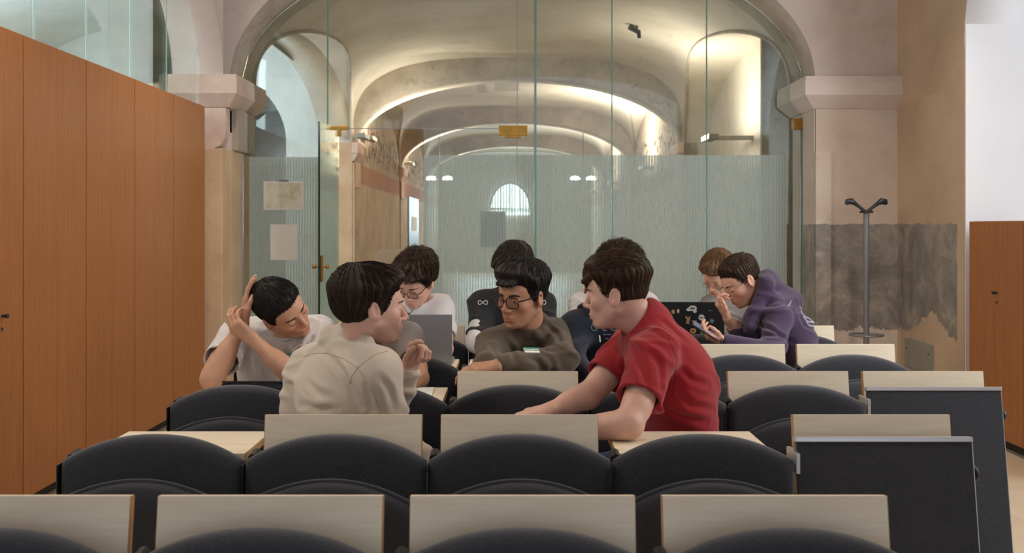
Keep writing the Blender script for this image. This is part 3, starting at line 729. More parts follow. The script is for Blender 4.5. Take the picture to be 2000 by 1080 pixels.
# ------------------------------------------------------------------ bodies: signed distance shapes turned into one smooth surface
def surface_nets(D, h, lo):
    ins = D < 0
    nx, ny, nz = D.shape
    c = [ins[i:nx-1+i, j:ny-1+j, k:nz-1+k] for i in (0, 1) for j in (0, 1) for k in (0, 1)]
    anyi = c[0].copy(); alli = c[0].copy()
    for q in c[1:]: anyi |= q; alli &= q
    act = anyi & ~alli
    I = np.argwhere(act); N = len(I)
    vid = np.full(act.shape, -1, np.int32); vid[act] = np.arange(N)
    offs = [(i, j, k) for i in (0, 1) for j in (0, 1) for k in (0, 1)]
    val = np.stack([D[I[:, 0]+a, I[:, 1]+b, I[:, 2]+e] for a, b, e in offs], 1)
    acc = np.zeros((N, 3)); cnt = np.zeros(N)
    for a in range(8):
        for b in range(a+1, 8):
            df = [abs(offs[a][m]-offs[b][m]) for m in range(3)]
            if sum(df) != 1: continue
            va, vb = val[:, a], val[:, b]; m = (va < 0) != (vb < 0)
            t = np.where(m, va/np.where(m, va-vb, 1), 0)[:, None]
            pa = np.array(offs[a], float); pb = np.array(offs[b], float)
            acc += np.where(m[:, None], pa+(pb-pa)*t, 0); cnt += m
    V = (I+acc/cnt[:, None])*h+lo
    Q = []
    for ax in range(3):
        s0 = [slice(None)]*3; s1 = [slice(None)]*3; s0[ax] = slice(0, -1); s1[ax] = slice(1, None)
        A = ins[tuple(s0)]; B = ins[tuple(s1)]
        E = np.argwhere(A != B)
        o1, o2 = [(1, 2), (2, 0), (0, 1)][ax]
        ok = (E[:, o1] > 0) & (E[:, o2] > 0) & (E[:, o1] < D.shape[o1]-1) & (E[:, o2] < D.shape[o2]-1)
        E = E[ok]
        def g(d1, d2):
            X = E.copy(); X[:, o1] -= d1; X[:, o2] -= d2
            return vid[X[:, 0], X[:, 1], X[:, 2]]
        q = np.stack([g(1, 1), g(0, 1), g(0, 0), g(1, 0)], 1)
        fl = A[E[:, 0], E[:, 1], E[:, 2]]
        q = np.where(fl[:, None], q, q[:, ::-1])
        Q.append(q)
    return V, np.concatenate(Q)

class Frame:
    """local frame: x forward, y to the left, z up"""
    def __init__(s, c, f, u, sc=1.0):
        f = np.array(f, float); f /= np.linalg.norm(f); u = np.array(u, float); u -= f*u.dot(f); u /= np.linalg.norm(u)
        s.c = np.array(c, float); s.R = np.stack([f, np.cross(u, f), u], 1); s.s = sc
    def __call__(s, p): return s.c+s.R @ (np.array(p, float)*s.s)
    def inv(s, V): return ((V-s.c) @ s.R)/s.s
WORLD = Frame((0, 0, 0), (1, 0, 0), (0, 0, 1))

class Shape:
    def __init__(s, h): s.h = h; s.ops = []; s.noise = []
    def cap(s, a, b, r0, r1=None, k=0.02, op='u', fr=WORLD, flat=None, fs=1.0):
        """tapered capsule; flat: direction along which it is thinner by the factor fs"""
        a = fr(a); b = fr(b); r0 *= fr.s; r1 = r0 if r1 is None else r1*fr.s; k *= fr.s
        rm = max(r0, r1); lo = np.minimum(a, b)-rm; hi = np.maximum(a, b)+rm
        ab = b-a; L2 = max(ab.dot(ab), 1e-12)
        n = None
        if flat is not None:
            n = fr.R @ np.array(flat, float); n = n/np.linalg.norm(n)
        def f(X, Y, Z):
            x, y, z = X-a[0], Y-a[1], Z-a[2]
            t = np.clip((x*ab[0]+y*ab[1]+z*ab[2])/L2, 0, 1)
            x = x-t*ab[0]; y = y-t*ab[1]; z = z-t*ab[2]
            d2 = x*x+y*y+z*z
            if n is not None:
                q = x*n[0]+y*n[1]+z*n[2]
                d = np.sqrt(d2+q*q*(fs*fs-1)); r = r0+(r1-r0)*t
                g = np.sqrt(d2+q*q*(fs**4-1))+1e-9
                return (d-r)*d/g
            return np.sqrt(d2)-(r0+(r1-r0)*t)
        s.ops.append((op, k, f, lo, hi)); return s
    def ell(s, c, r, k=0.02, op='u', fr=WORLD, rot=None):
        c = fr(c); r = np.array(r, float)*fr.s; k *= fr.s
        R = fr.R if rot is None else fr.R @ rot
        rm = np.abs(R) @ r; lo = c-rm; hi = c+rm
        def f(X, Y, Z):
            x, y, z = X-c[0], Y-c[1], Z-c[2]
            q = [(x*R[0, i]+y*R[1, i]+z*R[2, i])/r[i] for i in range(3)]
            k0 = np.sqrt(q[0]**2+q[1]**2+q[2]**2)+1e-9
            k1 = np.sqrt((q[0]/r[0])**2+(q[1]/r[1])**2+(q[2]/r[2])**2)+1e-9
            return k0*(k0-1)/k1
        s.ops.append((op, k, f, lo, hi)); return s
    def fn(s, func, fr, rad, k=0.004, op='u', c=(0, 0, 0)):
        cc = fr(c)
        def f(X, Y, Z):
            x, y, z = X-fr.c[0], Y-fr.c[1], Z-fr.c[2]
            l = [(x*fr.R[0, i]+y*fr.R[1, i]+z*fr.R[2, i])/fr.s for i in range(3)]
            return func(*l)*fr.s
        s.ops.append((op, k, f, cc-rad*fr.s, cc+rad*fr.s)); return s
    def build(s, name, mat, parent=None, tint=None, noise=None, smooth=1):
        h = s.h
        us = [o for o in s.ops if o[0] == 'u']
        lo = np.min([o[3] for o in us], 0)-4*h-0.012; hi = np.max([o[4] for o in us], 0)+4*h+0.012
        n = np.ceil((hi-lo)/h).astype(int)+1
        ax = [lo[i]+h*np.arange(n[i], dtype=np.float32) for i in range(3)]
        ax = [a.astype(np.float32) for a in ax]
        D = np.full(n, 0.06, np.float32)
        for op, k, f, l, u in s.ops:
            pad_ = k+3*h+0.012
            i0 = np.clip(np.floor((l-pad_-lo)/h).astype(int), 0, n); i1 = np.clip(np.ceil((u+pad_-lo)/h).astype(int)+1, 0, n)
            if (i1 <= i0).any(): continue
            sl = tuple(slice(a, b) for a, b in zip(i0, i1))
            X = ax[0][sl[0]][:, None, None]; Y = ax[1][sl[1]][None, :, None]; Z = ax[2][sl[2]][None, None, :]
            d = f(X, Y, Z).astype(np.float32); old = D[sl]
            if op == 'u':
                if k > 0:
                    t = np.clip(0.5+0.5*(old-d)/k, 0, 1); D[sl] = old+(d-old)*t-k*t*(1-t)
                else: D[sl] = np.minimum(old, d)
            elif op == 's':
                d = -d
                if k > 0:
                    t = np.clip(0.5-0.5*(old-d)/k, 0, 1); D[sl] = old+(d-old)*t+k*t*(1-t)
                else: D[sl] = np.maximum(old, d)
        if noise is not None:
            near = np.abs(D) < 0.03
            I = np.argwhere(near); Pn = lo+I*h
            D[near] += noise(Pn).astype(np.float32)
        V, Q = surface_nets(D, h, lo)
        for _ in range(smooth):      # light Laplacian pass
            acc = np.zeros_like(V); cnt = np.zeros(len(V))
            for a, b in ((0, 1), (1, 2), (2, 3), (3, 0)):
                np.add.at(acc, Q[:, a], V[Q[:, b]]); np.add.at(acc, Q[:, b], V[Q[:, a]]); np.add.at(cnt, Q[:, a], 1); np.add.at(cnt, Q[:, b], 1)
            V = V*0.5+0.5*acc/np.maximum(cnt, 1)[:, None]
        me = mesh_np(name, V, Q)
        if tint is not None:
            C = tint(V); col = np.ones((len(V), 4), np.float32); col[:, :3] = C
            at = me.color_attributes.new('tint', 'FLOAT_COLOR', 'POINT'); at.data.foreach_set('color', col.ravel())
        return link(name, me, mat, parent, True)

def folds(seed, amp=0.004, scale=11.0, dirv=(0.3, 0.2, 1.0)):
    """soft cloth folds: warped ridges"""
    rs = np.random.RandomState(seed); ks = rs.normal(size=(5, 3)); ks /= np.linalg.norm(ks, axis=1)[:, None]
    ph = rs.uniform(0, 6.28, 5); dv = np.array(dirv, float); dv /= np.linalg.norm(dv)
    e1 = np.cross(dv, (0.3, 0.9, 0.2)); e1 /= np.linalg.norm(e1); e2 = np.cross(dv, e1)
    def f(Pn):
        u = Pn @ dv; v = Pn @ e1; w_ = Pn @ e2
        wv = np.sin(v*scale*1.1+ph[0]+1.3*np.sin(w_*scale*0.9+ph[1]))+0.6*np.sin(w_*scale*1.7+u*scale*1.5+ph[2])
        a = 0.5+0.5*np.sin(u*scale*7.5+wv*2.6+ph[3]); b = 0.5+0.5*np.sin((u+0.5*v)*scale*11+wv*3.1+ph[4])
        m = smoothstep(-0.25, 0.9, np.sin(v*scale*1.3+u*scale*1.0+ph[2])*np.sin(w_*scale*1.2-u*scale*1.4+ph[1])+0.15*wv)
        return -amp*((a**3)*m*1.3+0.5*(b**3)*m*m)-0.5*amp*np.sin(u*scale*0.8+wv)
    return f

# ---- materials of people
def m_skin(name, col):
    t = NT(name); v = t.objc()
    at = t.n('ShaderNodeAttribute', attribute_name='tint').outputs['Color']
    base = t.ramp(t.noise(v, 30, 5), [(0.3, tuple(c*0.93 for c in col[:3])), (0.7, tuple(min(1, c*1.05) for c in col[:3]))])
    t.set(t.b.inputs['Base Color'], t.mix(1.0, base, at, 'MULTIPLY'))
    t.b.inputs['Roughness'].default_value = 0.48; t.b.inputs['Subsurface Weight'].default_value = 0.12
    t.b.inputs['Subsurface Radius'].default_value = (0.6, 0.25, 0.12); t.b.inputs['Subsurface Scale'].default_value = 0.012
    t.bump(t.noise(v, 420, 2), 0.12, 0.0008); return t.m
def m_cloth(name, col, var=0.08, sheen=0.15, weave=500, rough=0.9):
    t = NT(name); v = t.objc()
    c = t.mix(0.5, t.ramp(t.noise(v, 9, 4), [(0.3, tuple(c*(1-var) for c in col[:3])), (0.7, tuple(min(1, c*(1+var)) for c in col[:3]))]),
              t.ramp(t.noise(v, weave, 2), [(0.3, tuple(c*(1-1.6*var) for c in col[:3])), (0.7, tuple(min(1, c*(1+1.6*var)) for c in col[:3]))]))
    t.set(t.b.inputs['Base Color'], c); t.b.inputs['Roughness'].default_value = rough
    t.b.inputs['Sheen Weight'].default_value = sheen
    t.bump(t.noise(v, weave, 2), 0.25, 0.0012); return t.m
def m_hair(name, c1, c2):
    t = NT(name); v = t.objc(); n = t.noise(t.map(v, (60, 60, 25)), 3, 4, 0.7)
    t.set(t.b.inputs['Base Color'], t.ramp(n, [(0.3, c1), (0.75, c2)])); t.b.inputs['Roughness'].default_value = 0.55
    t.b.inputs['Specular IOR Level'].default_value = 0.25; t.bump(n, 0.4, 0.002); return t.m

def smoothstep(a, b, x):
    t = np.clip((x-a)/(b-a), 0, 1); return t*t*(3-2*t)

# ---- head in its local frame (x face, y left, z up; eyes at z = 0)
CR_C = np.array((-0.012, 0, 0.028)); CR_R = np.array((0.097, 0.076, 0.086))
def add_head(s, fr, nose=1.0, jaw=1.0, neck_to=None, neck_r=0.056, slit=True):
    s.ell(CR_C, CR_R, fr=fr)
    s.ell((0.030, 0, -0.030), (0.056, 0.060, 0.076), 0.03, fr=fr)
    s.ell((0.040, 0, 0.035), (0.044, 0.060, 0.045), 0.02, fr=fr)
    for q in (-1, 1):
        s.cap((-0.005, q*0.054, -0.050), (0.052, q*0.026*jaw, -0.096), 0.015, 0.014, 0.028, fr=fr)
        s.ell((0.056, q*0.040, -0.022), (0.022, 0.020, 0.018), 0.022, fr=fr)
    s.ell((0.070, 0, -0.098), (0.018, 0.020, 0.015), 0.022, fr=fr)
    s.cap((0.078, -0.030, 0.024), (0.078, 0.030, 0.024), 0.010, None, 0.016, fr=fr)
    s.ell((0.070, 0, -0.062), (0.024, 0.030, 0.028), 0.02, fr=fr)
    for q in (-1, 1): s.ell((0.099, q*0.033, 0.001), (0.018, 0.019, 0.013), 0.016, 's', fr=fr)
    # nose
    s.cap((0.086, 0, 0.014), (0.108*nose+0.0*nose, 0, -0.030), 0.0065, 0.0095, 0.012, fr=fr)
    s.ell((0.107*nose, 0, -0.033), (0.010, 0.0105, 0.009), 0.008, fr=fr)
    for q in (-1, 1):
        s.ell((0.096, q*0.0125, -0.037), (0.011, 0.0075, 0.0075), 0.006, fr=fr)
        s.ell((0.102, q*0.007, -0.0455), (0.005, 0.003, 0.004), 0.003, 's', fr=fr)
    # eyelids around the eyeball
    for q in (-1, 1):
        s.ell((0.073, q*0.032, 0.0), (0.0145, 0.0160, 0.0145), 0.005, fr=fr)
        if slit: s.ell((0.092, q*0.032, -0.0005), (0.012, 0.0125, 0.0042), 0.002, 's', fr=fr)
    # mouth
    s.ell((0.0905, 0, -0.0640), (0.0085, 0.022, 0.0055), 0.006, fr=fr)
    s.ell((0.0890, 0, -0.0750), (0.0085, 0.019, 0.0065), 0.006, fr=fr)
    s.cap((0.0975, -0.022, -0.0690), (0.0975, 0.022, -0.0690), 0.0022, None, 0.004, 's', fr=fr)
    s.ell((0.094, 0, -0.086), (0.008, 0.016, 0.004), 0.008, 's', fr=fr)
    # ears
    for q in (-1, 1):
        c_, s_ = math.cos(q*0.30), math.sin(q*0.30)
        R1 = np.array(((c_, -s_, 0), (s_, c_, 0), (0, 0, 1.0)))
        cy, sy = math.cos(-0.2), math.sin(-0.2)
        R = R1 @ np.array(((cy, 0, sy), (0, 1, 0), (-sy, 0, cy)))
        s.ell((-0.013, q*0.081, -0.006), (0.0200, 0.0085, 0.034), 0.006, fr=fr, rot=R)
        s.ell((-0.008, q*0.0925, 0.001), (0.0135, 0.0095, 0.0235), 0.003, 's', fr=fr, rot=R)
        s.ell((-0.001, q*0.079, -0.006), (0.006, 0.005, 0.008), 0.004, fr=fr)
    if neck_to is not None:
        a = fr((-0.036, 0, -0.040)); s.cap(a, neck_to, neck_r*fr.s, neck_r*1.08*fr.s, 0.03)
        s.cap(fr((0.018, 0, -0.075)), np.array(neck_to)*0.6+fr((0.018, 0, -0.075))*0.4, 0.034, 0.036, 0.03)

def head_tint(fr, beard=0.0, flush=1.0):
    def f(V):
        L = fr.inv(V); x, y, z = L.T
        C = np.ones((len(V), 3))
        near = (np.abs(x) < 0.14) & (np.abs(y) < 0.1) & (np.abs(z) < 0.14)
        lip = np.exp(-(((x-0.094)/0.013)**2+(y/0.022)**2+((z+0.0695)/0.0085)**2)*1.2)*near
        C *= 1-lip[:, None]*np.array((0.10, 0.38, 0.36))
        ck = sum(np.exp(-(((x-0.066)/0.03)**2+((y-q*0.044)/0.024)**2+((z+0.03)/0.026)**2)) for q in (-1, 1))*near*flush
        C *= 1-ck[:, None]*np.array((0.0, 0.10, 0.10))
        er = np.clip((np.abs(y)-0.078)/0.008, 0, 1)*near*(np.abs(z) < 0.05); C *= 1-er[:, None]*np.array((0.0, 0.09, 0.08))
        ns = np.exp(-(((x-0.108)/0.014)**2+(y/0.016)**2+((z+0.033)/0.014)**2))*near*flush; C *= 1-ns[:, None]*np.array((0, 0.12, 0.12))
        if beard > 0:
            jaw = smoothstep(-0.038, -0.062, z)*smoothstep(-0.02, 0.01, x)*(z > -0.15)*(x > -0.03)*(np.abs(y) < 0.09)
            jaw = np.maximum(jaw, np.exp(-(((x-0.1)/0.03)**2+(y/0.03)**2+((z+0.055)/0.008)**2)))*near
            jaw *= 1-lip; sp = 0.8+0.2*np.sin(V @ np.array((900., 700., 800.)))
            C *= 1-(jaw*beard*sp)[:, None]*np.array((0.62, 0.66, 0.66))
        return C
    return f

def add_hand(s, wrist, d, n, side, curl=(0.4, 0.4, 0.4, 0.4), spread=0.06, thumb=0.5, sc=1.0, k=0.005, thumb_up=0.0):
    """d: wrist to knuckles, n: out of the palm, side: +1 thumb towards d x n, curl in radians per joint"""
    d = np.array(d, float); d /= np.linalg.norm(d); n = np.array(n, float); n -= d*n.dot(d); n /= np.linalg.norm(n)
    t = np.cross(d, n)*side; w0 = np.array(wrist, float)
    pt = lambda a, b, c: w0+(d*a+t*b+n*c)*sc
    offs = (0.028, 0.009, -0.010, -0.028); alongs = (0.088, 0.092, 0.087, 0.078); lens = ((0.043, 0.026, 0.020), (0.047, 0.029, 0.021), (0.043, 0.027, 0.020), (0.034, 0.021, 0.018))
    for i in range(4):
        s.cap(pt(0.0, offs[i]*0.55, 0), pt(alongs[i], offs[i], 0), 0.0165*sc, 0.0125*sc, 0.012)
    s.cap(pt(0.03, 0.012, 0.006), pt(0.06, -0.01, 0.008), 0.016*sc, 0.014*sc, 0.012)
    for i in range(4):
        p = pt(alongs[i], offs[i], 0); ang = 0.0; sp = spread*(1.5-i)
        c = curl[i]; cs = c if isinstance(c, (tuple, list)) else (c, c*1.1, c*0.7)
        r = (0.0100, 0.0102, 0.0096, 0.0086)[i]
        for j in range(3):
            ang += cs[j]
            q = p+((d*math.cos(ang)+n*math.sin(ang))*math.cos(sp)+t*math.sin(sp))*lens[i][j]*sc
            s.cap(p, q, r*sc*(1-0.08*j), r*sc*(0.93-0.09*j), k if j else 0.008); p = q
    a = pt(0.022, 0.022, 0.006); b = pt(0.055, 0.042+0.006*thumb_up, 0.014+0.012*thumb)
    c = pt(0.085, 0.046+0.012*thumb_up, 0.018+0.022*thumb); e = pt(0.106, 0.040+0.016*thumb_up, 0.02+0.030*thumb)
    s.cap(a, b, 0.0165*sc, 0.0125*sc, 0.010); s.cap(b, c, 0.0118*sc, 0.0105*sc, k); s.cap(c, e, 0.0105*sc, 0.0088*sc, k)

# ---- hair: a cap over the skull cut at a hairline, plus loose strands
def hair_piece(name, fr, parent, mat, top=0.026, side=0.008, front=0.012, back=0.012, nape=-0.055, sideburn=-0.012, hairline=0.062,
               strands=1500, slen=0.045, curl=0.0, seed=1, sweep=(0.3, 0.0), lump=0.004, fringe=None, h=0.0024, taper=0.030, tuft=46, lift0=0.85):
    hx = np.array((-0.12, -0.075, -0.045, -0.022, -0.012, 0.006, 0.020, 0.042, 0.060, 0.075, 0.1))
    hz = np.array((nape, nape, nape+0.018, -0.012, 0.020, sideburn, sideburn+0.008, 0.036, 0.054, hairline, hairline+0.004))
    def thick(x, y, z):
        tt = side+(top-side)*smoothstep(0.015, 0.085, z)
        tt = tt+front*smoothstep(0.02, 0.075, x)*smoothstep(0.045, 0.08, z)+back*smoothstep(-0.03, -0.09, x)*smoothstep(-0.07, 0.02, z)
        up_ = z-np.interp(x, hx, hz)
        return 0.0035+(tt-0.0035)*smoothstep(-0.004, taper, up_)
    rs = np.random.RandomState(seed)
    kk = rs.normal(size=(4, 3))*np.array((60, 90, 40)); ph = rs.uniform(0, 6, 4)
    def f(x, y, z):
        q = [(x-CR_C[0])/CR_R[0], (y-CR_C[1])/CR_R[1], (z-CR_C[2])/CR_R[2]]
        k0 = np.sqrt(q[0]**2+q[1]**2+q[2]**2)+1e-9
        k1 = np.sqrt((q[0]/CR_R[0])**2+(q[1]/CR_R[1])**2+(q[2]/CR_R[2])**2)+1e-9
        e = k0*(k0-1)/k1
        nz = sum(np.sin(kk[i, 0]*x+kk[i, 1]*y+kk[i, 2]*z+ph[i]) for i in range(4))/4
        az = np.arctan2(y-0.012, x+0.055); rr_ = np.sqrt((x+0.055)**2+(y-0.012)**2+(z-0.1)**2)
        nz = 0.55*nz+0.6*np.sin(az*tuft*0.5+3.0*nz+18*rr_)*smoothstep(0.02, 0.06, rr_)+0.35*np.sin(az*tuft+5.0*nz-30*rr_)*smoothstep(0.02, 0.06, rr_)
        d = e-thick(x, y, z)-nz*lump
        cut = np.interp(x, hx, hz)-z+0*y
        cut = cut+nz*0.003
        k = 0.008
        t = np.clip(0.5-0.5*(d-cut*0.8)/k, 0, 1)
        return d+(cut*0.8-d)*t+k*t*(1-t)
    s = Shape(h*fr.s); s.fn(f, fr, 0.15, k=0.0)
    for c in (fringe or []): s.cap(c[0], c[1], c[2], c[3], 0.008, fr=fr)
    V, Q = None, None
    o = s.build(name, mat, parent, smooth=1)
    # strands
    n = strands
    th = rs.uniform(-PI, PI, n*3); ph_ = np.arccos(rs.uniform(-0.75, 1, n*3))
    p = np.stack([np.sin(ph_)*np.cos(th), np.sin(ph_)*np.sin(th), np.cos(ph_)], 1)
    base = CR_C+p*CR_R
    ok = base[:, 2] > np.interp(base[:, 0], hx, hz)+0.008
    p = p[ok][:n]; base = base[ok][:n]; n = len(p)
    crown = np.array((-0.055, 0.012, 0.10))
    L = slen*rs.uniform(0.6, 1.25, n); ns = 6
    pts = np.zeros((n, ns, 3)); cur = p.copy()
    jit = rs.normal(size=(n, 3))*0.28; lift = rs.uniform(lift0, 1.16, n); phz = rs.uniform(0, 6.28, n)
    for j in range(ns):
        q = CR_C+cur*CR_R
        nr = cur/CR_R; nr /= np.linalg.norm(nr, axis=1)[:, None]
        tk = thick(q[:, 0], q[:, 1], q[:, 2])
        lf = lift+0.10*j/ns*(1+2*curl)
        pos = q+nr*(tk*lf)[:, None]
        if curl:
            side_ = np.cross(nr, (0.3, 0.2, 1.0)); 
            pos = pos+curl*0.007*(side_*np.sin(phz+j*2.0)[:, None]+nr*np.cos(phz+j*2.0)[:, None])
        pts[:, j] = pos
        fl = q-crown; fl = fl+np.array((sweep[0]*0.1, sweep[1]*0.1, 0))*smoothstep(0.03, 0.09, q[:, 2])[:, None]
        fl = fl-nr*(fl*nr).sum(1)[:, None]; fl /= np.linalg.norm(fl, axis=1)[:, None]+1e-6
        fl = fl+jit*(1+curl)
        cur = cur+fl*(L/(ns-1))[:, None]/CR_R; cur /= np.linalg.norm(cur, axis=1)[:, None]
        lowz = np.interp((CR_C+cur*CR_R)[:, 0], hx, hz)
        bad = (CR_C+cur*CR_R)[:, 2] < lowz-0.012
        cur[bad] = p[bad]*0+((pts[bad, j]-CR_C)/CR_R)/np.linalg.norm((pts[bad, j]-CR_C)/CR_R, axis=1)[:, None]
    W = fr.c+(pts*fr.s) @ fr.R.T
    rad = np.linspace(1, 0.3, ns)*0.00135*fr.s
    tang = np.gradient(W, axis=1); tang /= np.linalg.norm(tang, axis=2)[:, :, None]+1e-9
    up = np.cross(tang, np.array((0.31, 0.52, 0.79))); up /= np.linalg.norm(up, axis=2)[:, :, None]+1e-9
    q2 = np.cross(tang, up)
    ringv = np.stack([W+(up*math.cos(a)+q2*math.sin(a))*rad[None, :, None] for a in (0, 2*PI/3, 4*PI/3)], 2)   # n, ns, 3, 3
    idx = np.arange(n*ns*3).reshape(n, ns, 3)
    Qs = np.concatenate([np.stack([idx[:, :-1, a], idx[:, :-1, (a+1) % 3], idx[:, 1:, (a+1) % 3], idx[:, 1:, a]], -1).reshape(-1, 4) for a in range(3)])
    me0 = o.data; nv = len(me0.vertices); V0 = np.empty(nv*3, np.float32); me0.vertices.foreach_get('co', V0)
    Q0 = np.empty(len(me0.loops), np.int32); me0.loops.foreach_get('vertex_index', Q0)
    me = mesh_np(name, np.concatenate([V0.reshape(-1, 3), ringv.reshape(-1, 3)]), np.concatenate([Q0.reshape(-1, 4), Qs+nv]))
    me.materials.append(mat); o.data = me; me.polygons.foreach_set('use_smooth', [True]*len(me.polygons))
    bpy.data.meshes.remove(me0)
    return o

M['eye_white'] = m_plain('eye_white', srgb(225, 218, 212), 0.2)
M['iris'] = m_plain('brown_iris', srgb(46, 28, 20), 0.15)
M['brow'] = m_plain('eyebrow_hair', srgb(34, 24, 20), 0.7)
M['black_frame'] = m_plain('black_acetate', srgb(14, 14, 16), 0.25)
M['wire'] = m_plain('thin_wire', srgb(150, 146, 140), 0.3, 0.8)

def add_eyes(fr, parent, gaze=(1, 0, -0.15)):
    g = np.array(gaze, float); g /= np.linalg.norm(g)
    for q in (-1, 1):
        bm = bmesh.new(); c = fr((0.0732, q*0.032, 0.0)); r = 0.0125*fr.s
        rot = Vector(fr.R @ g).to_track_quat('Z', 'Y').to_matrix().to_4x4()
        bmesh.ops.create_uvsphere(bm, u_segments=20, v_segments=20, radius=r, matrix=Matrix.Translation(Vector(c)) @ rot)
        gw = Vector(fr.R @ g)
        for f in bm.faces:
            f.smooth = True
            if (f.calc_center_median()-Vector(c)).normalized().dot(gw) > math.cos(0.52): f.material_index = 1
        me = bpy.data.meshes.new('eye'); bm.to_mesh(me); bm.free()
        link('eye', me, [M['eye_white'], M['iris']], parent)

def add_brows(fr, parent, tilt=0.0, thick=0.0034, mat=None, low=0.0):
    for q in (-1, 1):
        pts = [fr((0.0895-low*0.2, q*0.012, 0.0185-tilt-low)), fr((0.0905-low*0.2, q*0.024, 0.0225-low)), fr((0.0845, q*0.037, 0.0240-low)), fr((0.0725, q*0.050, 0.0190-low))]
        MB().tube(pts, [thick*0.8*fr.s, thick*1.1*fr.s, thick*fr.s, thick*0.4*fr.s], 8).build('eyebrow', mat or M['brow'], parent, smooth=True)

def add_glasses(fr, parent, mat, w=0.027, hh=0.019, r=0.0017, label=None, drop=0.0):
    g = MB()
    for q in (-1, 1):
        loop = []
        for i in range(25):
            a = 2*PI*i/24; ca, sa = math.cos(a), math.sin(a); e = 0.62
            yy = math.copysign(abs(ca)**e, ca)*w; zz = math.copysign(abs(sa)**e, sa)*hh
            loop.append(fr((0.1035-0.10*abs(q*0.034+yy)*0.55-0.0*zz, q*0.034+yy, -0.003-drop+zz)))
        g.tube(loop, r*fr.s, 6)
    o = g
    o.tube([fr((0.1025, -0.009, 0.001-drop)), fr((0.106, 0, 0.004-drop)), fr((0.1025, 0.009, 0.001-drop))], r*fr.s, 6)
    root = o.build('glasses', mat, parent, smooth=True)
    for q in (-1, 1):
        MB().tube([fr((0.098, q*0.062, 0.006-drop)), fr((0.085, q*0.0745, 0.007-drop)), fr((0.03, q*0.079, 0.008)), fr((-0.012, q*0.083, 0.012)), fr((-0.030, q*0.082, -0.008))], [r*1.2*fr.s]*5, 6).build('temple_arm', mat, root, smooth=True)
        pts = [fr((0.1030-0.055*abs(q*0.034+math.copysign(abs(math.cos(a))**0.62, math.cos(a))*w*0.97), q*0.034+math.copysign(abs(math.cos(a))**0.62, math.cos(a))*w*0.97, -0.003-drop+math.copysign(abs(math.sin(a))**0.62, math.sin(a))*hh*0.97)) for a in np.linspace(0, 2*PI, 24, endpoint=False)]
        bm = bmesh.new(); bm.faces.new([bm.verts.new(p) for p in pts]); me = bpy.data.meshes.new('lens'); bm.to_mesh(me); bm.free(); link('lens', me, M['lens'], root)
    return root

def V3(*a): return np.array(a, float)
def legs(parent, pelvis, fwd, mat, shoe, yaw_l=0.0, spread=0.10):
    """thighs, shins and shoes of a seated figure"""
    f = np.array((fwd[0], fwd[1], 0.0)); f /= np.linalg.norm(f); l = np.array((-f[1], f[0], 0))
    s = Shape(0.009); p = np.array(pelvis, float); p[2] = 0.555
    s.cap(p-l*0.09, p+l*0.09, 0.115, 0.115, 0.03)
    sh = []
    for q in (-1, 1):
        a = p+l*0.085*q; kx = a+f*0.40+l*q*spread*0.5; kx[2] = 0.53; an = kx+f*0.02; an[2] = 0.11
        s.cap(a, kx, 0.085, 0.060, 0.03); s.cap(kx, an, 0.058, 0.046, 0.02); sh.append((an, f))
    s.build('trousers', mat, parent, noise=folds(7, 0.004, 12))
    for an, f in sh:
        e = Shape(0.007); b = an.copy(); b[2] = 0.042
        e.cap(b-f*0.04, b+f*0.16, 0.042, 0.036, 0.02, flat=(0, 0, 1), fs=1.0); e.cap(an-V3(0, 0, 0.03), b, 0.045, 0.042, 0.02)
        e.build('shoe', shoe, parent)

def surf(o, px, py):
    """first hit of the sight line through a pixel on mesh object o"""
    me = o.data
    if not hasattr(surf, 'c'): surf.c = {}
    if o.name not in surf.c:
        surf.c[o.name] = BVHTree.FromPolygons([v.co[:] for v in me.vertices], [p.vertices[:] for p in me.polygons])
    d = Vector(P(px, py, 1.0))-Vector((0, 0, CAM_H)); d.normalize()
    loc, nor, i, dist = surf.c[o.name].ray_cast(Vector((0, 0, CAM_H)), d)
    return loc, nor
def surf_line(o, pts, r, mat, name, parent, lift=0.0, n=6, sub=6):
    out = []
    for (x0, y0), (x1, y1) in zip(pts, pts[1:]):
        for i in range(sub):
            t = i/sub; l, nn = surf(o, x0+(x1-x0)*t, y0+(y1-y0)*t)
            if l is not None: out.append(l+nn*lift)
    l, nn = surf(o, *pts[-1])
    if l is not None: out.append(l+nn*lift)
    if len(out) > 2: return MB().tube(out, r, n).build(name, mat, parent, smooth=True)

# ------------------------------------------------------------------ the people
SK = {'fair': m_skin('fair_skin', srgb(214, 164, 138)), 'warm': m_skin('warm_skin', srgb(206, 156, 127)), 'tan': m_skin('tan_skin', srgb(184, 134, 104)), 'pale': m_skin('pale_skin', srgb(216, 172, 152))}
HR = {'black': m_hair('near_black_hair', srgb(14, 12, 12), srgb(42, 34, 30)), 'dark': m_hair('dark_brown_hair', srgb(24, 17, 14), srgb(62, 44, 34)),
      'brown': m_hair('brown_hair', srgb(32, 22, 16), srgb(78, 55, 39)), 'light': m_hair('light_brown_hair', srgb(66, 46, 28), srgb(124, 90, 56))}
JEAN = m_cloth('blue_denim', srgb(74, 98, 130)); DARKT = m_cloth('dark_trousers', srgb(34, 36, 44)); SHOE = m_plain('shoe_leather', srgb(40, 36, 34), 0.6)

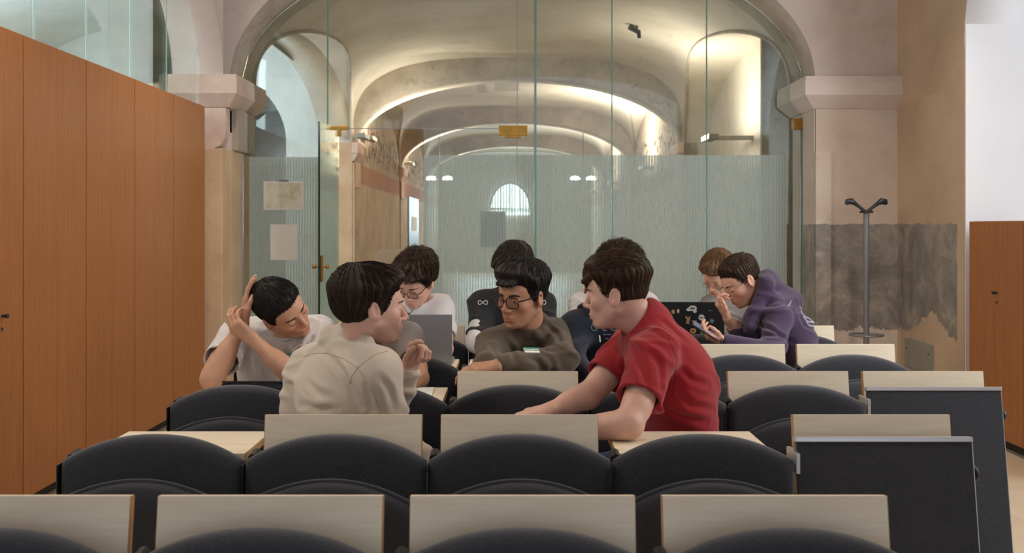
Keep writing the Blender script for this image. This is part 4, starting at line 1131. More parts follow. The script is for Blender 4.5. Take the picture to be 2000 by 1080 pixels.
def person(label, pel, chest, neck, shR, shL, elR, elL, wrR, wrL, head, skin, shirt, cloth_name, sleeve='short', width=0.165, fs=1.40,
           beard=0.0, hands=None, h=0.0036, fold=(1, 0.0045, 11.0), legfwd=None, leg=DARKT, sleeve_r=(0.064, 0.066), hem=0.62, sleeveR=None, sleeveL=None, collar=True,
           gaze=(1, 0, -0.15), eyes=True, extra=None, arm_r=1.0, nose=1.0, jaw=1.0, brow_mat=None, sho=0.062, neck_r=0.054):
    base = (float(pel[0]), float(pel[1]), 0.0)
    root = thing('person', label, 'person', base)
    inv = Matrix.Translation((-base[0], -base[1], 0))
    up = np.array(neck)-np.array(pel); left = np.array(shL)-np.array(shR); fwd = np.cross(left, up); fwd /= np.linalg.norm(fwd)
    # body
    s = Shape(h); add_head(s, head, nose, jaw, neck_to=np.array(neck), neck_r=neck_r, slit=eyes)
    s.cap(neck, chest, 0.055, 0.085, 0.04); s.cap(shR, shL, 0.035, 0.035, 0.04)
    for sh, el, wr in ((shR, elR, wrR), (shL, elL, wrL)):
        ar = arm_r
        s.cap(sh, el, 0.043*ar, 0.037*ar, 0.02); s.cap(el, wr, 0.038*ar, 0.0255*ar, 0.02)
        m = el+(wr-el)*0.28; s.cap(el+(wr-el)*0.12, el+(wr-el)*0.5, 0.041*ar, 0.034*ar, 0.03)
        m = sh+(el-sh)*0.55; s.cap(sh+(el-sh)*0.3, sh+(el-sh)*0.75, 0.047*ar, 0.043*ar, 0.03)
    for hd in (hands or []): add_hand(s, **hd)
    body = s.build('body', SK[skin], root, tint=head_tint(head, beard), smooth=1)
    if eyes: add_eyes(head, root, gaze)
    else:
        for q in (-1, 1):
            MB().tube([head((0.0800, q*0.019, -0.0035)), head((0.0868, q*0.026, -0.0065)), head((0.0874, q*0.033, -0.0075)), head((0.0845, q*0.040, -0.0065)), head((0.0775, q*0.046, -0.003))], 0.0011, 6).build('eyelashes', M['brow'], root, smooth=True)
    # garment
    g = Shape(h*1.15)
    g.cap(pel+(chest-pel)*0.0, chest, width*0.94, width, 0.05, flat=fwd, fs=fs)
    g.cap(chest, neck-(neck-chest)*0.12, width*0.86, 0.085, 0.06, flat=fwd, fs=fs*0.9)
    mid = (shR+shL)/2; g.cap(shR, shL, sho, None, 0.05); g.cap(shR*0.6+mid*0.4, neck, 0.060, 0.062, 0.05); g.cap(shL*0.6+mid*0.4, neck, 0.060, 0.062, 0.05)
    for sh, el, wr, sp in ((shR, elR, wrR, sleeveR or sleeve), (shL, elL, wrL, sleeveL or sleeve)):
        if sp == 'short':
            e = sh+(el-sh)*hem; g.cap(sh, e, sleeve_r[0], sleeve_r[1], 0.04)
            u = (el-sh)/np.linalg.norm(el-sh)
            g.cap(e+u*0.0, e+u*0.10, sleeve_r[1]*1.25, None, 0.0, 's', )
            g.ops.pop()
            rr = sleeve_r[1]
            def plane(X, Y, Z, e=e, u=u, rr=rr):      # cut the sleeve flat at its hem
                t = (X-e[0])*u[0]+(Y-e[1])*u[1]+(Z-e[2])*u[2]
                r2 = (X-e[0])**2+(Y-e[1])**2+(Z-e[2])**2
                return np.maximum(0.0-t, np.sqrt(r2)-rr*1.9)
            g.ops.append(('s', 0.003, plane, e-rr*2.0, e+rr*2.0))
            g.cap(e-u*0.055, e+u*0.08, rr-0.020, rr-0.007, 0.004, 's')
        else:
            frac = 0.90 if sp == 'long' else 0.45
            e = el+(wr-el)*frac
            g.cap(sh, el, sleeve_r[0], 0.054, 0.04); g.cap(el, e, 0.053, 0.040, 0.03)
    d = np.array(head((-0.03, 0, -0.06)))-neck; d /= np.linalg.norm(d)
    if collar: g.cap(neck+d*0.045, neck+d*0.14, 0.066, 0.085, 0.012, 's')
    if extra: extra(g, locals())
    gar = g.build(cloth_name, shirt, root, noise=folds(fold[0], fold[1]*1.9, *fold[2:]), smooth=1)
    if collar:
        a_ = np.cross(d, (0.2, 0.9, 0.1)); a_ /= np.linalg.norm(a_); b_ = np.cross(d, a_)
        c_ = neck+d*0.036
        MB().tube([c_+(a_*math.cos(t)+b_*math.sin(t))*0.0665 for t in np.linspace(0, 2*PI, 33)], 0.0075, 8).build('collar', shirt, gar, smooth=True)
    if legfwd is not None: legs(root, pel, legfwd, leg, SHOE)
    # meshes were made in place: shift them so that they hang from the person's empty
    def fix(o):
        for c in [c for c in bpy.data.objects if c.parent == o]:
            if c.type == 'MESH': c.matrix_parent_inverse = Matrix.Identity(4)
            fix(c)
    root['_base'] = 1
    return root, body, gar

def settle(root):
    """child meshes were built in place; shift their vertices to the root's own origin"""
    off = Vector(root.location)
    def rec(o):
        for c in [c for c in bpy.data.objects if c.parent == o]:
            if c.type == 'MESH': c.data.transform(Matrix.Translation(-off))
            rec(c)
    rec(root)
    if '_base' in root: del root['_base']

def pv(x, y, Y, z): return V3(x, Y, z)

# --- man in the beige overshirt, seen from behind, face in profile to the right
hA = Frame(P(728, 601, 3.36), (0.94, 0.34, -0.02), (0.03, 0.0, 1), 1.03)
beige = m_cloth('oatmeal_wool', srgb(204, 190, 172), 0.05, 0.3, 380)
def exA(g, L):
    nk, d = L['neck'], L['d']
    g.cap(nk+V3(-0.085, -0.015, 0.035), nk+V3(0.055, -0.085, 0.022), 0.020, 0.016, 0.02)
    g.cap(nk+V3(-0.085, -0.015, 0.035), nk+V3(-0.02, 0.09, 0.03), 0.020, 0.016, 0.02)
    g.cap(P(588, 800, 3.55), P(600, 730, 3.55), 0.075, 0.07, 0.05)
A = person('man in oatmeal overshirt seen from behind, pointing with a raised hand', V3(-0.535, 3.45, 0.54), P(672, 772, 3.42), P(694, 672, 3.40), P(742, 722, 3.26), P(618, 712, 3.56),
           P(770, 850, 3.30), P(760, 822, 3.72), P(832, 905, 3.42), P(800, 722, 3.60), hA, 'pale', beige, 'overshirt', 'long', 0.185, 1.35, beard=0.8,
           hands=[dict(wrist=P(802, 716, 3.60), d=(0.34, -0.30, 0.88), n=(0.5, -0.8, -0.3), side=-1, curl=((0.75, 0.25, 0.1), (1.35, 1.3, 0.8), (1.4, 1.35, 0.8), (1.4, 1.35, 0.8)), thumb=0.9, thumb_up=0.3, sc=0.98),
                  dict(wrist=P(832, 905, 3.42), d=(0.8, 0.2, -0.4), n=(0, 0, -1), side=1)],
           h=0.0034, fold=(3, 0.0035, 8.5), legfwd=(0.9, -0.3), leg=JEAN, extra=exA, gaze=(1, 0.05, -0.05), arm_r=0.92, collar=True, sho=0.066)
add_brows(hA, A[0]); hair_piece('hair', hA, A[0], HR['dark'], 0.030, 0.009, 0.014, 0.017, nape=-0.098, taper=0.045, tuft=60, sideburn=-0.026, hairline=0.060, strands=2600, slen=0.060, seed=4, sweep=(0.5, -0.3), lump=0.004)

# --- man in the red t-shirt, profile to the left
hB = Frame(P(1203, 574, 3.40), (-0.94, 0.32, -0.08), (-0.10, 0, 1), 0.98)
red = m_cloth('crimson_cotton', srgb(150, 14, 26), 0.06, 0.15, 600)
B = person('man in a crimson t-shirt leaning left, brown fringe, elbow on the wooden tablet', V3(0.60, 3.50, 0.53), P(1313, 738, 3.43), P(1262, 634, 3.41), P(1236, 676, 3.58), P(1277, 694, 3.25),
           P(1150, 772, 3.46), P(1232, 828, 3.07), P(1075, 800, 3.40), P(1120, 838, 3.12), hB, 'pale', red, 't_shirt', 'short', 0.172, 1.32, beard=0.14,
           hands=[dict(wrist=P(1078, 799, 3.40), d=(-0.95, -0.1, -0.18), n=(0, 0.1, -1), side=1, curl=(0.15, 0.15, 0.15, 0.15), thumb=0.1),
                  dict(wrist=P(1122, 838, 3.12), d=(-0.9, 0.3, -0.1), n=(0, 0, -1), side=-1, curl=(0.4, 0.4, 0.4, 0.4))],
           h=0.0034, fold=(5, 0.0038, 9.0), legfwd=(-0.9, -0.35), leg=JEAN, hem=0.66, sleeve_r=(0.070, 0.074), gaze=(1, 0, -0.1))
add_brows(hB, B[0]); hair_piece('hair', hB, B[0], HR['brown'], 0.034, 0.0045, 0.012, 0.000, nape=-0.034, taper=0.065, sideburn=0.0, hairline=0.050, strands=2600, slen=0.065, seed=6, sweep=(2.2, 0.0), lump=0.004,
                               fringe=[((0.05, y_, 0.085), (0.097, y_*1.05, 0.052), 0.022, 0.010) for y_ in (-0.04, -0.02, 0.0, 0.02, 0.04)])

# --- man in white leaning his head on his hand, left
hC = Frame(P(553, 604, 4.10), (0.80, -0.50, -0.32), (-0.40, -0.55, 0.70), 1.05)
white = m_cloth('white_cotton', srgb(214, 208, 204), 0.03, 0.1, 600)
C = person('man in white t-shirt, cropped dark head tilted onto his hand, elbows on the desk', V3(-1.00, 4.45, 0.53), P(548, 725, 4.33), P(552, 655, 4.22), P(460, 655, 4.25), P(624, 648, 4.30),
           P(412, 742, 4.00), P(584, 744, 3.99), P(474, 632, 4.05), P(494, 663, 4.00), hC, 'warm', white, 't_shirt', 'short', 0.180, 1.4, beard=0.12,
           hands=[dict(wrist=P(476, 628, 4.06), d=(0.12, 0.05, 0.98), n=(0.9, 0.1, 0.0), side=-1, curl=((0.1, 0.2, 0.2),)*4, thumb=0.2),
                  dict(wrist=P(494, 663, 4.00), d=(-0.72, -0.05, 0.60), n=(0.4, 0.8, 0.4), side=1, curl=((0.5, 0.7, 0.5),)*4, thumb=0.2)],
           h=0.0036, fold=(8, 0.0055, 10.0), legfwd=(0, -1), hem=0.60, sleeve_r=(0.068, 0.078), eyes=False, arm_r=1.02)
add_brows(hC, C[0], thick=0.0042); hair_piece('hair', hC, C[0], HR['black'], 0.017, 0.008, 0.002, 0.005, nape=-0.048, taper=0.05, tuft=90, sideburn=-0.014, hairline=0.062, strands=2600, slen=0.020, seed=8, lump=0.002)

# --- bespectacled man in white behind the silver laptop
hD = Frame(P(811, 549, 5.05), (-0.36, -0.74, -0.57), (-0.12, -0.55, 0.82), 1.03)
D = person('man in white t-shirt with glasses, looking down behind the silver laptop', V3(-0.50, 5.33, 0.53), P(800, 655, 5.22), P(804, 600, 5.15), P(732, 612, 5.15), P(862, 606, 5.15),
           P(715, 690, 5.0), P(868, 680, 4.98), P(770, 712, 4.86), P(842, 712, 4.86), hD, 'fair', white, 't_shirt', 'short', 0.165, 1.45, h=0.0042, fold=(9, 0.004, 10),
           hands=[dict(wrist=P(842, 712, 4.86), d=(-0.6, -0.7, 0), n=(0, 0, -1), side=-1)], legfwd=(0, -1), hem=0.7, eyes=False)
add_brows(hD, D[0]); add_glasses(hD, D[0], M['black_frame'], 0.026, 0.018)
hair_piece('hair', hD, D[0], HR['brown'], 0.034, 0.016, 0.012, 0.012, nape=-0.05, hairline=0.056, strands=2200, slen=0.035, curl=0.9, seed=10, lump=0.006)
nd = MB().tube([P(791, 600, 4.985), P(795, 606, 4.985), P(799, 613, 4.98)], 0.0015, 6).tube([P(811, 598, 4.985), P(806, 606, 4.985), P(799, 613, 4.98)], 0.0015, 6)

# --- man in olive with black glasses
hE = Frame(P(1018, 579, 4.12), (-0.60, -0.78, -0.14), (0.02, -0.06, 1), 1.05)
olive = m_cloth('olive_jersey', srgb(88, 76, 60), 0.08, 0.15, 500)
def exE(g, L):
    nk, d = L['neck'], L['d']
    a_ = np.cross(d, (0.2, 0.9, 0.1)); a_ /= np.linalg.norm(a_); b_ = np.cross(d, a_); c_ = nk+d*0.035
    pts = [c_+(a_*math.cos(t)+b_*math.sin(t))*0.066 for t in np.linspace(0, 2*PI, 13)]
    for p, q in zip(pts, pts[1:]): g.cap(p, q, 0.014, None, 0.008)
E = person('man in olive top with black glasses and a name sticker, forearm on raised tablet', V3(0.10, 4.50, 0.53), P(1030, 712, 4.36), P(1036, 646, 4.22), P(962, 676, 4.18), P(1088, 652, 4.30),
           P(955, 716, 3.97), P(1098, 702, 4.02), P(1030, 716, 3.90), P(972, 714, 3.88), hE, 'tan', olive, 'quarter_zip_top', 'long', 0.155, 1.4,
           hands=[dict(wrist=P(972, 715, 3.88), d=(-0.96, -0.05, -0.10), n=(0, 0.3, -0.95), side=-1, curl=((0.35, 0.5, 0.4),)*4, thumb=0.1)],
           h=0.0036, fold=(12, 0.0042, 10.5), legfwd=(0, -1), extra=exE, gaze=(1, 0.05, -0.1), sleeve_r=(0.060, 0.06))
add_brows(hE, E[0], thick=0.0044); add_glasses(hE, E[0], M['black_frame'], 0.0275, 0.0195, 0.0021)
hair_piece('hair', hE, E[0], HR['black'], 0.034, 0.006, 0.012, 0.006, nape=-0.045, taper=0.055, sideburn=-0.01, hairline=0.056, strands=2600, slen=0.045, seed=13, sweep=(1.6, 0.5), lump=0.004,
           fringe=[((0.055, y_, 0.088), (0.100, y_, 0.060+abs(y_)*0.2), 0.020, 0.010) for y_ in (-0.03, -0.01, 0.012, 0.032)])

# --- black and white track jacket behind him
hF = Frame(P(1000, 530, 5.22), (-0.35, -0.62, -0.70), (0, -0.6, 0.8), 1.0)
blackj = m_cloth('black_jersey', srgb(20, 20, 23), 0.1, 0.1); whitep = m_cloth('white_panel_cloth', srgb(196, 192, 188), 0.03)
Fp = person('person in black track jacket with white sleeve panels behind the man in olive', V3(0.03, 5.40, 0.53), P(1000, 650, 5.28), P(1000, 585, 5.25), P(942, 595, 5.25), P(1060, 593, 5.25),
            P(936, 668, 5.05), P(1070, 668, 5.05), P(985, 700, 4.92), P(1030, 700, 4.92), hF, 'fair', blackj, 'track_jacket', 'long', 0.165, 1.4, h=0.0045, fold=(14, 0.004, 10), legfwd=(0, -1), eyes=False,
            hands=[dict(wrist=P(985, 700, 4.92), d=(0.5, -0.8, 0), n=(0, 0, -1), side=1)])
hair_piece('hair', hF, Fp[0], HR['dark'], 0.030, 0.014, 0.010, 0.010, nape=-0.05, strands=1500, slen=0.035, curl=0.6, seed=15, lump=0.005)
for q, sh, el, wr in ((-1, P(942, 595, 5.25), P(936, 668, 5.05), P(985, 700, 4.92)), (1, P(1060, 593, 5.25), P(1070, 668, 5.05), P(1030, 700, 4.92))):
    s = Shape(0.005); s.cap(sh+(el-sh)*0.60+V3(q*0.010, -0.018, 0), el+V3(q*0.012, -0.010, 0), 0.048, 0.052, 0.02); s.cap(el+V3(q*0.012, -0.012, 0), el+(wr-el)*0.5+V3(0, -0.01, 0), 0.052, 0.044, 0.02)
    s.build('sleeve_panel', whitep, Fp[2], noise=folds(16, 0.003, 11))
    c0 = sh+(el-sh)*0.28
    pts = [P(1000+q*57+7*math.cos(t)+3*math.sin(2*t), 583+4.5*math.sin(t), 5.165) for t in np.linspace(0, 2*PI, 20)]
    o1 = surf_line(Fp[2], [(1000+q*57+9*math.cos(t), 591+4.0*math.sin(2*t)) for t in np.linspace(0, 2*PI, 22)], 0.0022, whitep, 'looped_emblem', Fp[2], 0.001, 5, 2)

# --- navy sweatshirt behind the man in red
hG = Frame(P(1180, 560, 4.32), (-0.1, -0.95, -0.25), (0, -0.2, 1), 0.96)
navy = m_cloth('navy_fleece', srgb(24, 32, 50), 0.1, 0.2, 450)
G = person('person in a navy sweatshirt with pale lettering, face hidden behind the man in crimson', V3(0.35, 4.55, 0.53), P(1165, 690, 4.42), P(1172, 622, 4.35), P(1122, 642, 4.32), P(1232, 642, 4.34),
           P(1118, 705, 4.18), P(1240, 705, 4.15), P(1160, 742, 4.05), P(1200, 742, 4.05), hG, 'fair', navy, 'sweatshirt', 'long', 0.165, 1.4, h=0.0045, fold=(17, 0.004, 9), legfwd=(0, -1),
           hands=[dict(wrist=P(1160, 742, 4.05), d=(0.6, -0.7, 0), n=(0, 0, -1), side=1)])
hair_piece('hair', hG, G[0], HR['brown'], 0.024, 0.014, 0.006, 0.006, nape=-0.05, strands=1500, slen=0.05, seed=18)
# --- curly-haired one in white behind
hH = Frame(P(1207, 534, 5.20), (-0.3, -0.9, -0.3), (0, -0.25, 1), 1.0)
H = person('person in white with curly brown hair rising above the head of the man in crimson', V3(0.50, 5.45, 0.53), P(1197, 655, 5.30), P(1200, 590, 5.26), P(1138, 594, 5.26), P(1260, 594, 5.26),
           P(1128, 680, 5.1), P(1268, 680, 5.1), P(1160, 705, 4.95), P(1240, 705, 4.95), hH, 'fair', white, 't_shirt', 'short', 0.165, 1.4, h=0.0045, fold=(19, 0.004, 10), legfwd=(0, -1),
           hands=[dict(wrist=P(1160, 705, 4.95), d=(0.5, -0.8, 0), n=(0, 0, -1), side=1)])
hair_piece('hair', hH, H[0], HR['brown'], 0.042, 0.032, 0.010, 0.020, nape=-0.09, sideburn=-0.04, strands=2200, slen=0.045, curl=1.6, seed=20, lump=0.009)

# --- purple hoodie
hI = Frame(P(1447, 549, 5.08), (-0.80, -0.22, -0.54), (-0.52, -0.10, 0.82), 1.0)
purple = m_cloth('plum_fleece', srgb(60, 43, 72), 0.1, 0.25, 450)
def exI(g, L):
    nk = L['neck']
    a = nk+V3(0.0, -0.09, -0.01); b = P(1500, 548, 5.10); c = P(1545, 588, 5.18); e = P(1490, 575, 5.30)
    g.cap(a, P(1498, 560, 5.0), 0.030, 0.034, 0.03); g.cap(P(1498, 556, 5.0), b, 0.034, 0.040, 0.03); g.cap(b, c, 0.048, 0.050, 0.04); g.cap(P(1512, 590, 5.02), c, 0.045, 0.055, 0.04); g.cap(b, e, 0.045, 0.040, 0.04)
    g.cap(P(1496, 548, 5.02), P(1464, 640, 4.94), 0.034, 0.030, 0.03); g.cap(P(1500, 542, 5.06), P(1505, 560, 5.24), 0.040, 0.036, 0.03)
    g.cap(P(1462, 575, 5.12), P(1486, 560, 5.14), 0.050, 0.045, 0.015, 's')
I_ = person('man in purple hoodie with thin glasses bent over his phone, hand at nose', V3(1.50, 5.25, 0.53), P(1538, 655, 5.16), P(1496, 594, 5.12), P(1486, 612, 5.30), P(1520, 622, 4.96),
            P(1452, 660, 5.12), P(1505, 690, 4.80), P(1421, 622, 5.02), P(1412, 668, 4.84), hI, 'fair', purple, 'hoodie', 'long', 0.165, 1.35, sleeveR='half', beard=0.15,
            hands=[dict(wrist=P(1420, 618, 5.02), d=(-0.62, -0.10, 0.78), n=(0.72, -0.1, 0.62), side=-1, curl=((0.6, 0.9, 0.5), (0.9, 1.0, 0.6), (1.1, 1.1, 0.7), (1.2, 1.1, 0.7)), thumb=0.5, sc=0.88),
                   dict(wrist=P(1413, 667, 4.84), d=(-0.93, -0.1, 0.33), n=(-0.2, 0.25, 0.95), side=-1, curl=((0.4, 0.5, 0.4), (0.6, 0.7, 0.5), (0.8, 0.8, 0.5), (0.9, 0.8, 0.5)), thumb=0.7, sc=0.88)],
            h=0.0036, fold=(22, 0.0045, 9), legfwd=(-0.3, -1), extra=exI, eyes=False, arm_r=0.92, collar=False)
add_brows(hI, I_[0]); add_glasses(hI, I_[0], M['wire'], 0.023, 0.021, 0.0010)
hair_piece('hair', hI, I_[0], HR['brown'], 0.019, 0.004, 0.006, 0.003, nape=-0.045, taper=0.06, hairline=0.068, tuft=80, sideburn=-0.008, strands=2200, slen=0.024, seed=23, lump=0.003)
MB().tube([P(1411, 676, 4.80), P(1409, 668, 4.795), P(1410, 660, 4.81), P(1414, 657, 4.85)], 0.005, 8).build('bracelet', M['black_plastic'], I_[0], smooth=True)

# --- grey t-shirt person behind the stickered laptop
hJ = Frame(P(1400, 536, 6.02), (-0.45, -0.60, -0.60), (-0.2, -0.55, 0.8), 0.98)
greyt = m_cloth('grey_cotton', srgb(128, 120, 116), 0.05)
J = person('person in a taupe t-shirt with light brown hair bowed behind the stickered laptop', V3(1.27, 6.28, 0.53), P(1415, 655, 6.12), P(1408, 590, 6.08), P(1385, 606, 6.05), P(1462, 604, 6.1),
           P(1378, 664, 5.95), P(1470, 664, 5.95), P(1370, 672, 5.80), P(1420, 672, 5.75), hJ, 'fair', greyt, 't_shirt', 'short', 0.155, 1.4, h=0.0045, fold=(24, 0.004, 10), legfwd=(0, -1),
           hands=[dict(wrist=P(1420, 672, 5.75), d=(-0.5, -0.8, 0), n=(0, 0, -1), side=-1)])
add_glasses(hJ, J[0], M['wire'], 0.024, 0.018, 0.0012)
hair_piece('hair', hJ, J[0], HR['light'], 0.030, 0.014, 0.012, 0.010, nape=-0.05, strands=1600, slen=0.045, seed=25, sweep=(1.5, 0))

# --- grey t-shirt person hidden behind the beige overshirt
hK = Frame(P(735, 590, 4.38), (0.3, -0.9, -0.25), (0, -0.2, 1), 0.9)
K = person('person in a grey t-shirt mostly hidden behind the man in the oatmeal overshirt', V3(-0.52, 4.58, 0.53), P(745, 715, 4.45), P(745, 655, 4.38), P(688, 668, 4.38), P(797, 664, 4.36),
           P(672, 735, 4.2), P(818, 738, 4.16), P(720, 757, 4.0), P(770, 760, 3.98), hK, 'warm', greyt, 't_shirt', 'short', 0.160, 1.4, h=0.0045, fold=(26, 0.004, 10), legfwd=(0, -1), hem=0.55,
           hands=[dict(wrist=P(770, 760, 3.98), d=(-0.8, -0.4, 0), n=(0, 0, -1), side=-1)])
hair_piece('hair', hK, K[0], HR['light'], 0.016, 0.010, 0.004, 0.004, nape=-0.05, strands=1200, slen=0.04, seed=27)

# garment details that follow the cloth
def crease(o, pts, depth=0.006, rad=0.010):
    """press a fold valley with raised lips into a garment along a line"""
    hit = []
    for (x0, y0), (x1, y1) in zip(pts, pts[1:]):
        for i in range(30):
            l, n = surf(o, x0+(x1-x0)*i/30, y0+(y1-y0)*i/30)
            if l is not None: hit.append(l[:])
    if len(hit) < 4: return
    Hh = np.array(hit); me = o.data; n = len(me.vertices)
    V = np.empty(n*3, np.float32); me.vertices.foreach_get('co', V); V = V.reshape(-1, 3)
    N = np.empty(n*3, np.float32); me.vertices.foreach_get('normal', N); N = N.reshape(-1, 3)
    sel = np.where(np.all((V > Hh.min(0)-0.06) & (V < Hh.max(0)+0.06), 1))[0]
    d2 = ((V[sel][:, None]-Hh[None])**2).sum(2); j = d2.argmin(1); d = np.sqrt(d2.min(1))
    t = j/(len(Hh)-1); amp = depth*np.sin(np.clip(t, 0.04, 0.96)*PI)**0.6
    dz = amp*(-np.exp(-(d/rad)**2)+0.75*np.exp(-((d-2.1*rad)/(1.1*rad))**2))
    V[sel] += N[sel]*dz[:, None]
    me.vertices.foreach_set('co', V.ravel()); me.update(); surf.c.pop(o.name, None)
surf(A[2], 650, 750)
for o_, pts_, dp in (
    (A[2], [(639, 692), (655, 708), (672, 729), (683, 749), (691, 768), (704, 796)], 0.009), (A[2], [(700, 724), (712, 745), (722, 775), (728, 800)], 0.006),
    (A[2], [(600, 745), (620, 765), (655, 780)], 0.005), (A[2], [(590, 790), (625, 800), (660, 798)], 0.005), (A[2], [(742, 735), (760, 760), (770, 800)], 0.006), (A[2], [(652, 650), (690, 662), (722, 668)], 0.005),
    (B[2], [(1233, 668), (1248, 693), (1258, 728), (1262, 760)], 0.006), (B[2], [(1215, 690), (1222, 720), (1236, 752)], 0.005), (B[2], [(1280, 690), (1290, 720), (1292, 765)], 0.005),
    (B[2], [(1330, 720), (1352, 742), (1385, 752)], 0.006), (B[2], [(1322, 762), (1350, 790), (1395, 800)], 0.007), (B[2], [(1290, 790), (1330, 812), (1380, 825)], 0.007), (B[2], [(1290, 625), (1310, 640), (1340, 668)], 0.004),
    (C[2], [(452, 675), (468, 702), (478, 738)], 0.008), (C[2], [(500, 700), (515, 720), (522, 750)], 0.007), (C[2], [(540, 690), (548, 712), (552, 740)], 0.006), (C[2], [(622, 622), (612, 650), (596, 680)], 0.008), (C[2], [(425, 665), (435, 690), (432, 712)], 0.006), (C[2], [(600, 605), (618, 618), (640, 625)], 0.005),
    (E[2], [(985, 662), (1000, 682), (1006, 705)], 0.007), (E[2], [(1050, 668), (1066, 684), (1092, 688)], 0.006), (E[2], [(1032, 700), (1050, 706), (1058, 722)], 0.006), (E[2], [(1072, 700), (1080, 712), (1078, 724)], 0.005), (E[2], [(960, 672), (968, 692), (968, 712)], 0.006), (E[2], [(1075, 640), (1090, 655), (1100, 680)], 0.005),
    (I_[2], [(1470, 630), (1500, 640), (1530, 658)], 0.007), (I_[2], [(1500, 600), (1528, 594), (1555, 590)], 0.007), (I_[2], [(1490, 655), (1520, 655), (1550, 668)], 0.006), (I_[2], [(1560, 610), (1570, 635), (1600, 650)], 0.004)):
    crease(o_, pts_, dp)
seam = m_plain('seam_thread', srgb(164, 148, 130), 0.9)
surf_line(A[2], [(592, 697), (615, 690), (639, 690), (670, 700), (699, 719)], 0.0011, seam, 'yoke_seam', A[2], 0.0)
surf_line(A[2], [(757, 686), (735, 692), (715, 705), (699, 719), (687, 735), (683, 749)], 0.0011, seam, 'armhole_seam', A[2], 0.0)
surf_line(A[2], [(701, 722), (718, 748), (730, 772), (741, 797)], 0.0011, seam, 'sleeve_seam', A[2], 0.0)
redseam = m_plain('dark_red_thread', srgb(112, 12, 24), 0.9)
surf_line(B[2], [(1232, 650), (1268, 640), (1306, 664), (1322, 700), (1318, 745), (1312, 776)], 0.0012, redseam, 'armhole_seam', B[2], 0.0)

def decal(o, parent, name, px, py, wpx, hpx, Y, mat, depth=0.0015, border=None, border_mat=None, roll=0.0):
    """small flat sticker set on the surface at a pixel, following its normal"""
    l, n = surf(o, px, py)
    if l is None: return None, None
    w_, h_ = wpx*Y/F, hpx*Y/F
    x_ = Vector((1, 0, 0)); x_ = (x_-n*x_.dot(n)).normalized(); z_ = n.cross(x_)*1.0
    if z_.z < 0: z_ = -z_
    R = Matrix((x_, -n, z_)).transposed().to_4x4() @ Matrix.Rotation(roll, 4, 'Y')
    T = Matrix.Translation(l+n*0.004) @ R
    ob = MB().box((-w_/2, -depth, -h_/2), (w_/2, 0.003, h_/2), T).build(name, mat, parent)
    return T, ob
def text(s_, size, mat, parent, T, name='lettering', font_shear=0.0, sx=1.0):
    cu = bpy.data.curves.new(name, 'FONT'); cu.body = s_; cu.size = size; cu.align_x = 'CENTER'; cu.align_y = 'CENTER'; cu.extrude = 0.0004; cu.shear = font_shear
    tmp = bpy.data.objects.new(name, cu); COL.objects.link(tmp)
    dg = bpy.context.evaluated_depsgraph_get(); me = bpy.data.meshes.new_from_object(tmp.evaluated_get(dg))
    bpy.data.objects.remove(tmp)
    me.transform(T @ Matrix.Diagonal((sx, 1, 1, 1)) if True else T)
    return link(name, me, mat, parent)
def marks(wd, ht, n, mat, parent, T):
    """row of tiny illegible print, as far as the writing can be made out"""
    mb = MB()
    for i in range(n):
        x0 = -wd/2+wd*i/n; hh = ht*(0.7+0.3*((i*7) % 3)/2)
        mb.box((x0, -0.0004, -hh/2), (x0+wd/n*0.55, 0.0002, hh/2), T)
    return mb.build('small_print', mat, parent)
RX = Matrix.Rotation(PI/2, 4, 'X')     # text lies in xy; stand it up facing -y
ink = m_plain('black_ink', srgb(20, 20, 24), 0.6); teal = m_plain('teal_print', srgb(28, 128, 116), 0.6); palegrey = m_plain('pale_print', srgb(120, 134, 146), 0.7)
T, st = decal(E[2], E[2], 'name_sticker', 1038, 686, 28, 20, 4.1, M['paper'], roll=math.radians(-10))
if T is not None:
    MB().box((-0.028, -0.003, 0.011), (0.028, -0.0014, 0.021), T).build('header_band', teal, st)
    text('SANTIAGO', 0.011, ink, st, T @ Matrix.Translation((0, -0.0022, -0.002)) @ RX)
T, st = decal(C[2], C[2], 'chest_print', 569, 690, 15, 4, 4.2, teal)
if T is not None: marks(0.024, 0.008, 4, ink, st, T @ Matrix.Translation((0.004, -0.0018, -0.016)))
for ch, px in (('G', 1160), ('L', 1180), ('O', 1199)):
    l, n = surf(G[2], px, 640)
    if l is not None: text(ch, 0.042, palegrey, G[2], Matrix.Translation(l+Vector((0, -0.006, 0))) @ RX)
for i_, (tx, py) in enumerate(((0, 653), (1, 661))):
    l, n = surf(G[2], 1186, py)
    if l is not None: marks(0.036 if i_ == 0 else 0.022, 0.007, 7 if i_ == 0 else 4, palegrey, G[2], Matrix.Translation(l+Vector((0, -0.006, 0))))
MB().tube([P(1171, 655, 4.20), P(1172, 668, 4.19)], 0.0025, 6).build('drawstring', M['paper'], G[0])
silver = m_plain('silver_print', srgb(168, 172, 186), 0.5)
for a_, b_ in (((1561, 598), (1580, 618)), ((1564, 608), (1592, 634)), ((1568, 618), (1598, 640)), ((1574, 628), (1600, 646))):
    pts = []
    for t_ in np.linspace(0, 1, 8):
        pts.append((a_[0]+(b_[0]-a_[0])*t_, a_[1]+(b_[1]-a_[1])*t_+3.5*math.sin(t_*6.28)))
    surf_line(I_[2], pts, [0.004]*0 or 0.0042, silver, 'swirl_print', I_[2], 0.0, 6, 2)
surf_line(I_[2], [(1546, 586), (1542, 594), (1538, 600)], 0.003, silver, 'swirl_print', I_[2], 0.0, 6, 2)
